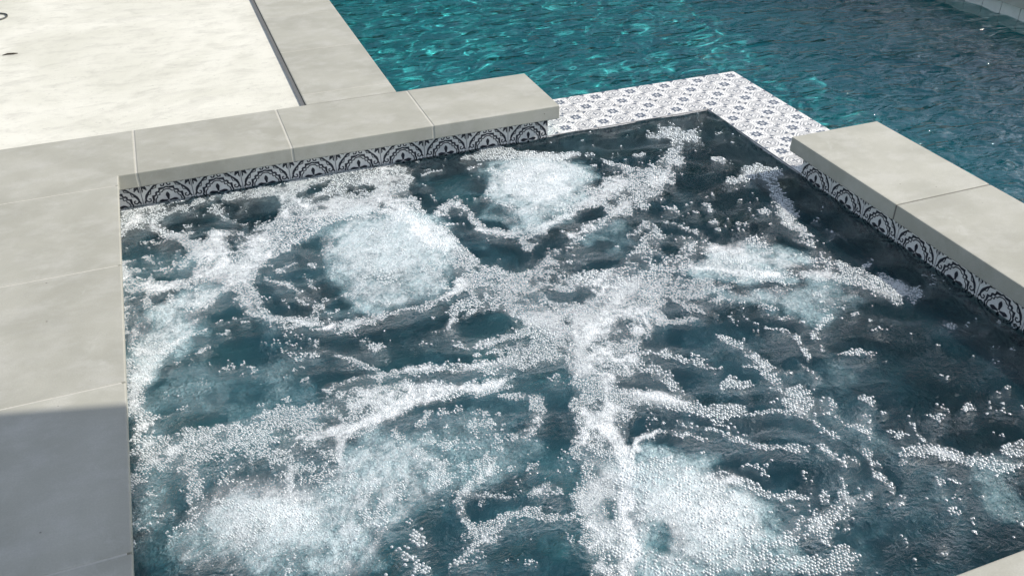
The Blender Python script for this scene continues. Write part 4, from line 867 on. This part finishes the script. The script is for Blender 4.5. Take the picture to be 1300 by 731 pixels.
m.f.append(tuple(range(6)));m.f.append(tuple(reversed(range(18,24))))
o=m.build('twig',M['twig']);o.location=(-.52,1.78,DECK);tag(o,'short dark twig lying on the white concrete below the metal ring','twig')
# unseen canopy added behind the camera, shaped to shadow the lower left coping
rf=tag(empty('shadow_caster',(1,-5,DECK)),'added canopy out of view, shaped to cast the shadow on the near left coping','canopy')
SD=Vector((.74,-.14,.65)).normalized()
H=2.7;rx=.05+(H+.1)*SD.x/SD.z;ry=-1.489+H*SD.y/SD.z
ca=R(-14.84);cu=Vector((math.cos(ca),math.sin(ca),0));cv=Vector((-cu.y,cu.x,0));c0=Vector((rx,ry,0))
m=MB();m.prism([tuple(q.xy) for q in (c0-cu*1.7+Vector((0,-1.5,0)),c0+Vector((.03,-1.3,0)),c0,c0-cu*1.7)],H,H+.03);m.build('caster_panel',M['stucco'],rf,.005)
m=MB();px_,py_=rx-.2,ry-1.7
m.box((px_-.045,py_-.045,DECK),(px_+.045,py_+.045,H+.22));m.build('post',M['metal'],rf,.006)
m=MB();m.box((px_-.03,py_+.046,H+.12),(px_+.03,ry-.6,H+.18));m.box((px_-.03,ry-.68,H+.031),(px_+.03,ry-.601,H+.119));m.build('arm',M['metal'],rf,.004)
m=MB();m.box((px_-.4,py_-.4,DECK+.001),(px_+.4,py_+.4,DECK+.09));m.build('base_plate',M['metal'],rf,.01)
# clipped hedge added out of view to give the water dark reflections
hg=tag(empty('reflection_hedge',(6,13.5,DECK)),'tall dark green clipped hedge added out of view for dark reflections in the water','reflection_hedge')
r_=np.random.default_rng(41);m=MB();hx=r_.uniform(-8,22,26000);h1=fbm(hx,0*hx,.9,131,2);hy=r_.uniform(12.6,14.0,26000);h2=fbm(hx,hy,.8,133,2)
for k in range(26000):
    x=hx[k];side=r_.random()
    if side<.75:y=12.6+.35*(h1[k]-.5)+abs(r_.normal())*.12;z=r_.uniform(.05,4.6)
    else:y=hy[k];z=4.6+.3*(h2[k]-.5)-abs(r_.normal())*.1
    a=Vector(r_.normal(size=3)).normalized();b_=a.cross(Vector(r_.normal(size=3))).normalized();s_=r_.uniform(.06,.14);c=Vector((x,y,z))
    m.quad(c-a*s_,c+b_*s_*.5,c+a*s_,c-b_*s_*.5)
m.build('foliage',mat_plain('hedge_leaf',(.035,.065,.022),.6,.3,.5,2),hg)
m=MB();m.box((-8,12.95,DECK),(22,13.7,4.3));m.build('branch_core',mat_plain('hedge_core',(.02,.025,.012),.9,.1,.3,3),hg)
# ------------------------------------------------------------------ caustics flags
for o in (pw,sw):o.cycles.is_caustics_caster=True
for o in col.objects:
    if o.name.startswith(('pool_basin','spa_basin','wall_body','ledge_body','tile_panel')):o.cycles.is_caustics_receiver=True
# ------------------------------------------------------------------ light
sun=bpy.data.lights.new('sun','SUN');sun.energy=SUNE;sun.angle=R(.53);sun.color=(1,.94,.85)
so=bpy.data.objects.new('sun',sun);col.objects.link(so);so.rotation_euler=SD.to_track_quat('Z','Y').to_euler()
sun.cycles.is_caustics_light=True
wd=bpy.data.worlds.new('World');scene.world=wd;wd.use_nodes=True;nt=wd.node_tree
sky=nt.nodes.new('ShaderNodeTexSky');sky.sky_type='NISHITA';sky.sun_disc=False;sky.sun_elevation=math.asin(SD.z);sky.sun_rotation=math.atan2(SD.x,SD.y);sky.air_density=1.0;sky.dust_density=.7;sky.ozone_density=1.2
bg=nt.nodes['Background'];hs=nt.nodes.new('ShaderNodeHueSaturation');hs.inputs['Saturation'].default_value=.60;nt.links.new(sky.outputs[0],hs.inputs['Color']);nt.links.new(hs.outputs[0],bg.inputs[0]);bg.inputs[1].default_value=SKYS
# ------------------------------------------------------------------ camera
cam=bpy.data.cameras.new('camera');co=bpy.data.objects.new('camera',cam);col.objects.link(co);scene.camera=co
yaw,pitch,roll=-.358,-.5904,-.0103
Fv=Vector((-math.sin(yaw)*math.cos(pitch),math.cos(yaw)*math.cos(pitch),math.sin(pitch)));Rv=Vector((math.cos(yaw),math.sin(yaw),0));Uv=Rv.cross(Fv)
r2=math.cos(roll)*Rv+math.sin(roll)*Uv;u2=-math.sin(roll)*Rv+math.cos(roll)*Uv
co.matrix_world=Matrix(((r2.x,u2.x,-Fv.x,.3248),(r2.y,u2.y,-Fv.y,-3.5285),(r2.z,u2.z,-Fv.z,1.5901),(0,0,0,1)))
cam.sensor_width=36;cam.lens=1144.5/1300*36;cam.clip_end=500;cam.clip_start=.02
scene.view_settings.view_transform='Standard';scene.view_settings.look='None';scene.view_settings.exposure=EXPO;scene.view_settings.gamma=1
cy=scene.cycles;cy.max_bounces=10;cy.transmission_bounces=8;cy.transparent_max_bounces=12;cy.glossy_bounces=4;cy.diffuse_bounces=3;cy.caustics_reflective=False;cy.caustics_refractive=True;cy.blur_glossy=.3;cy.sample_clamp_indirect=6
cy.use_denoising=True
try:cy.denoiser='OPENIMAGEDENOISE'
except Exception:pass
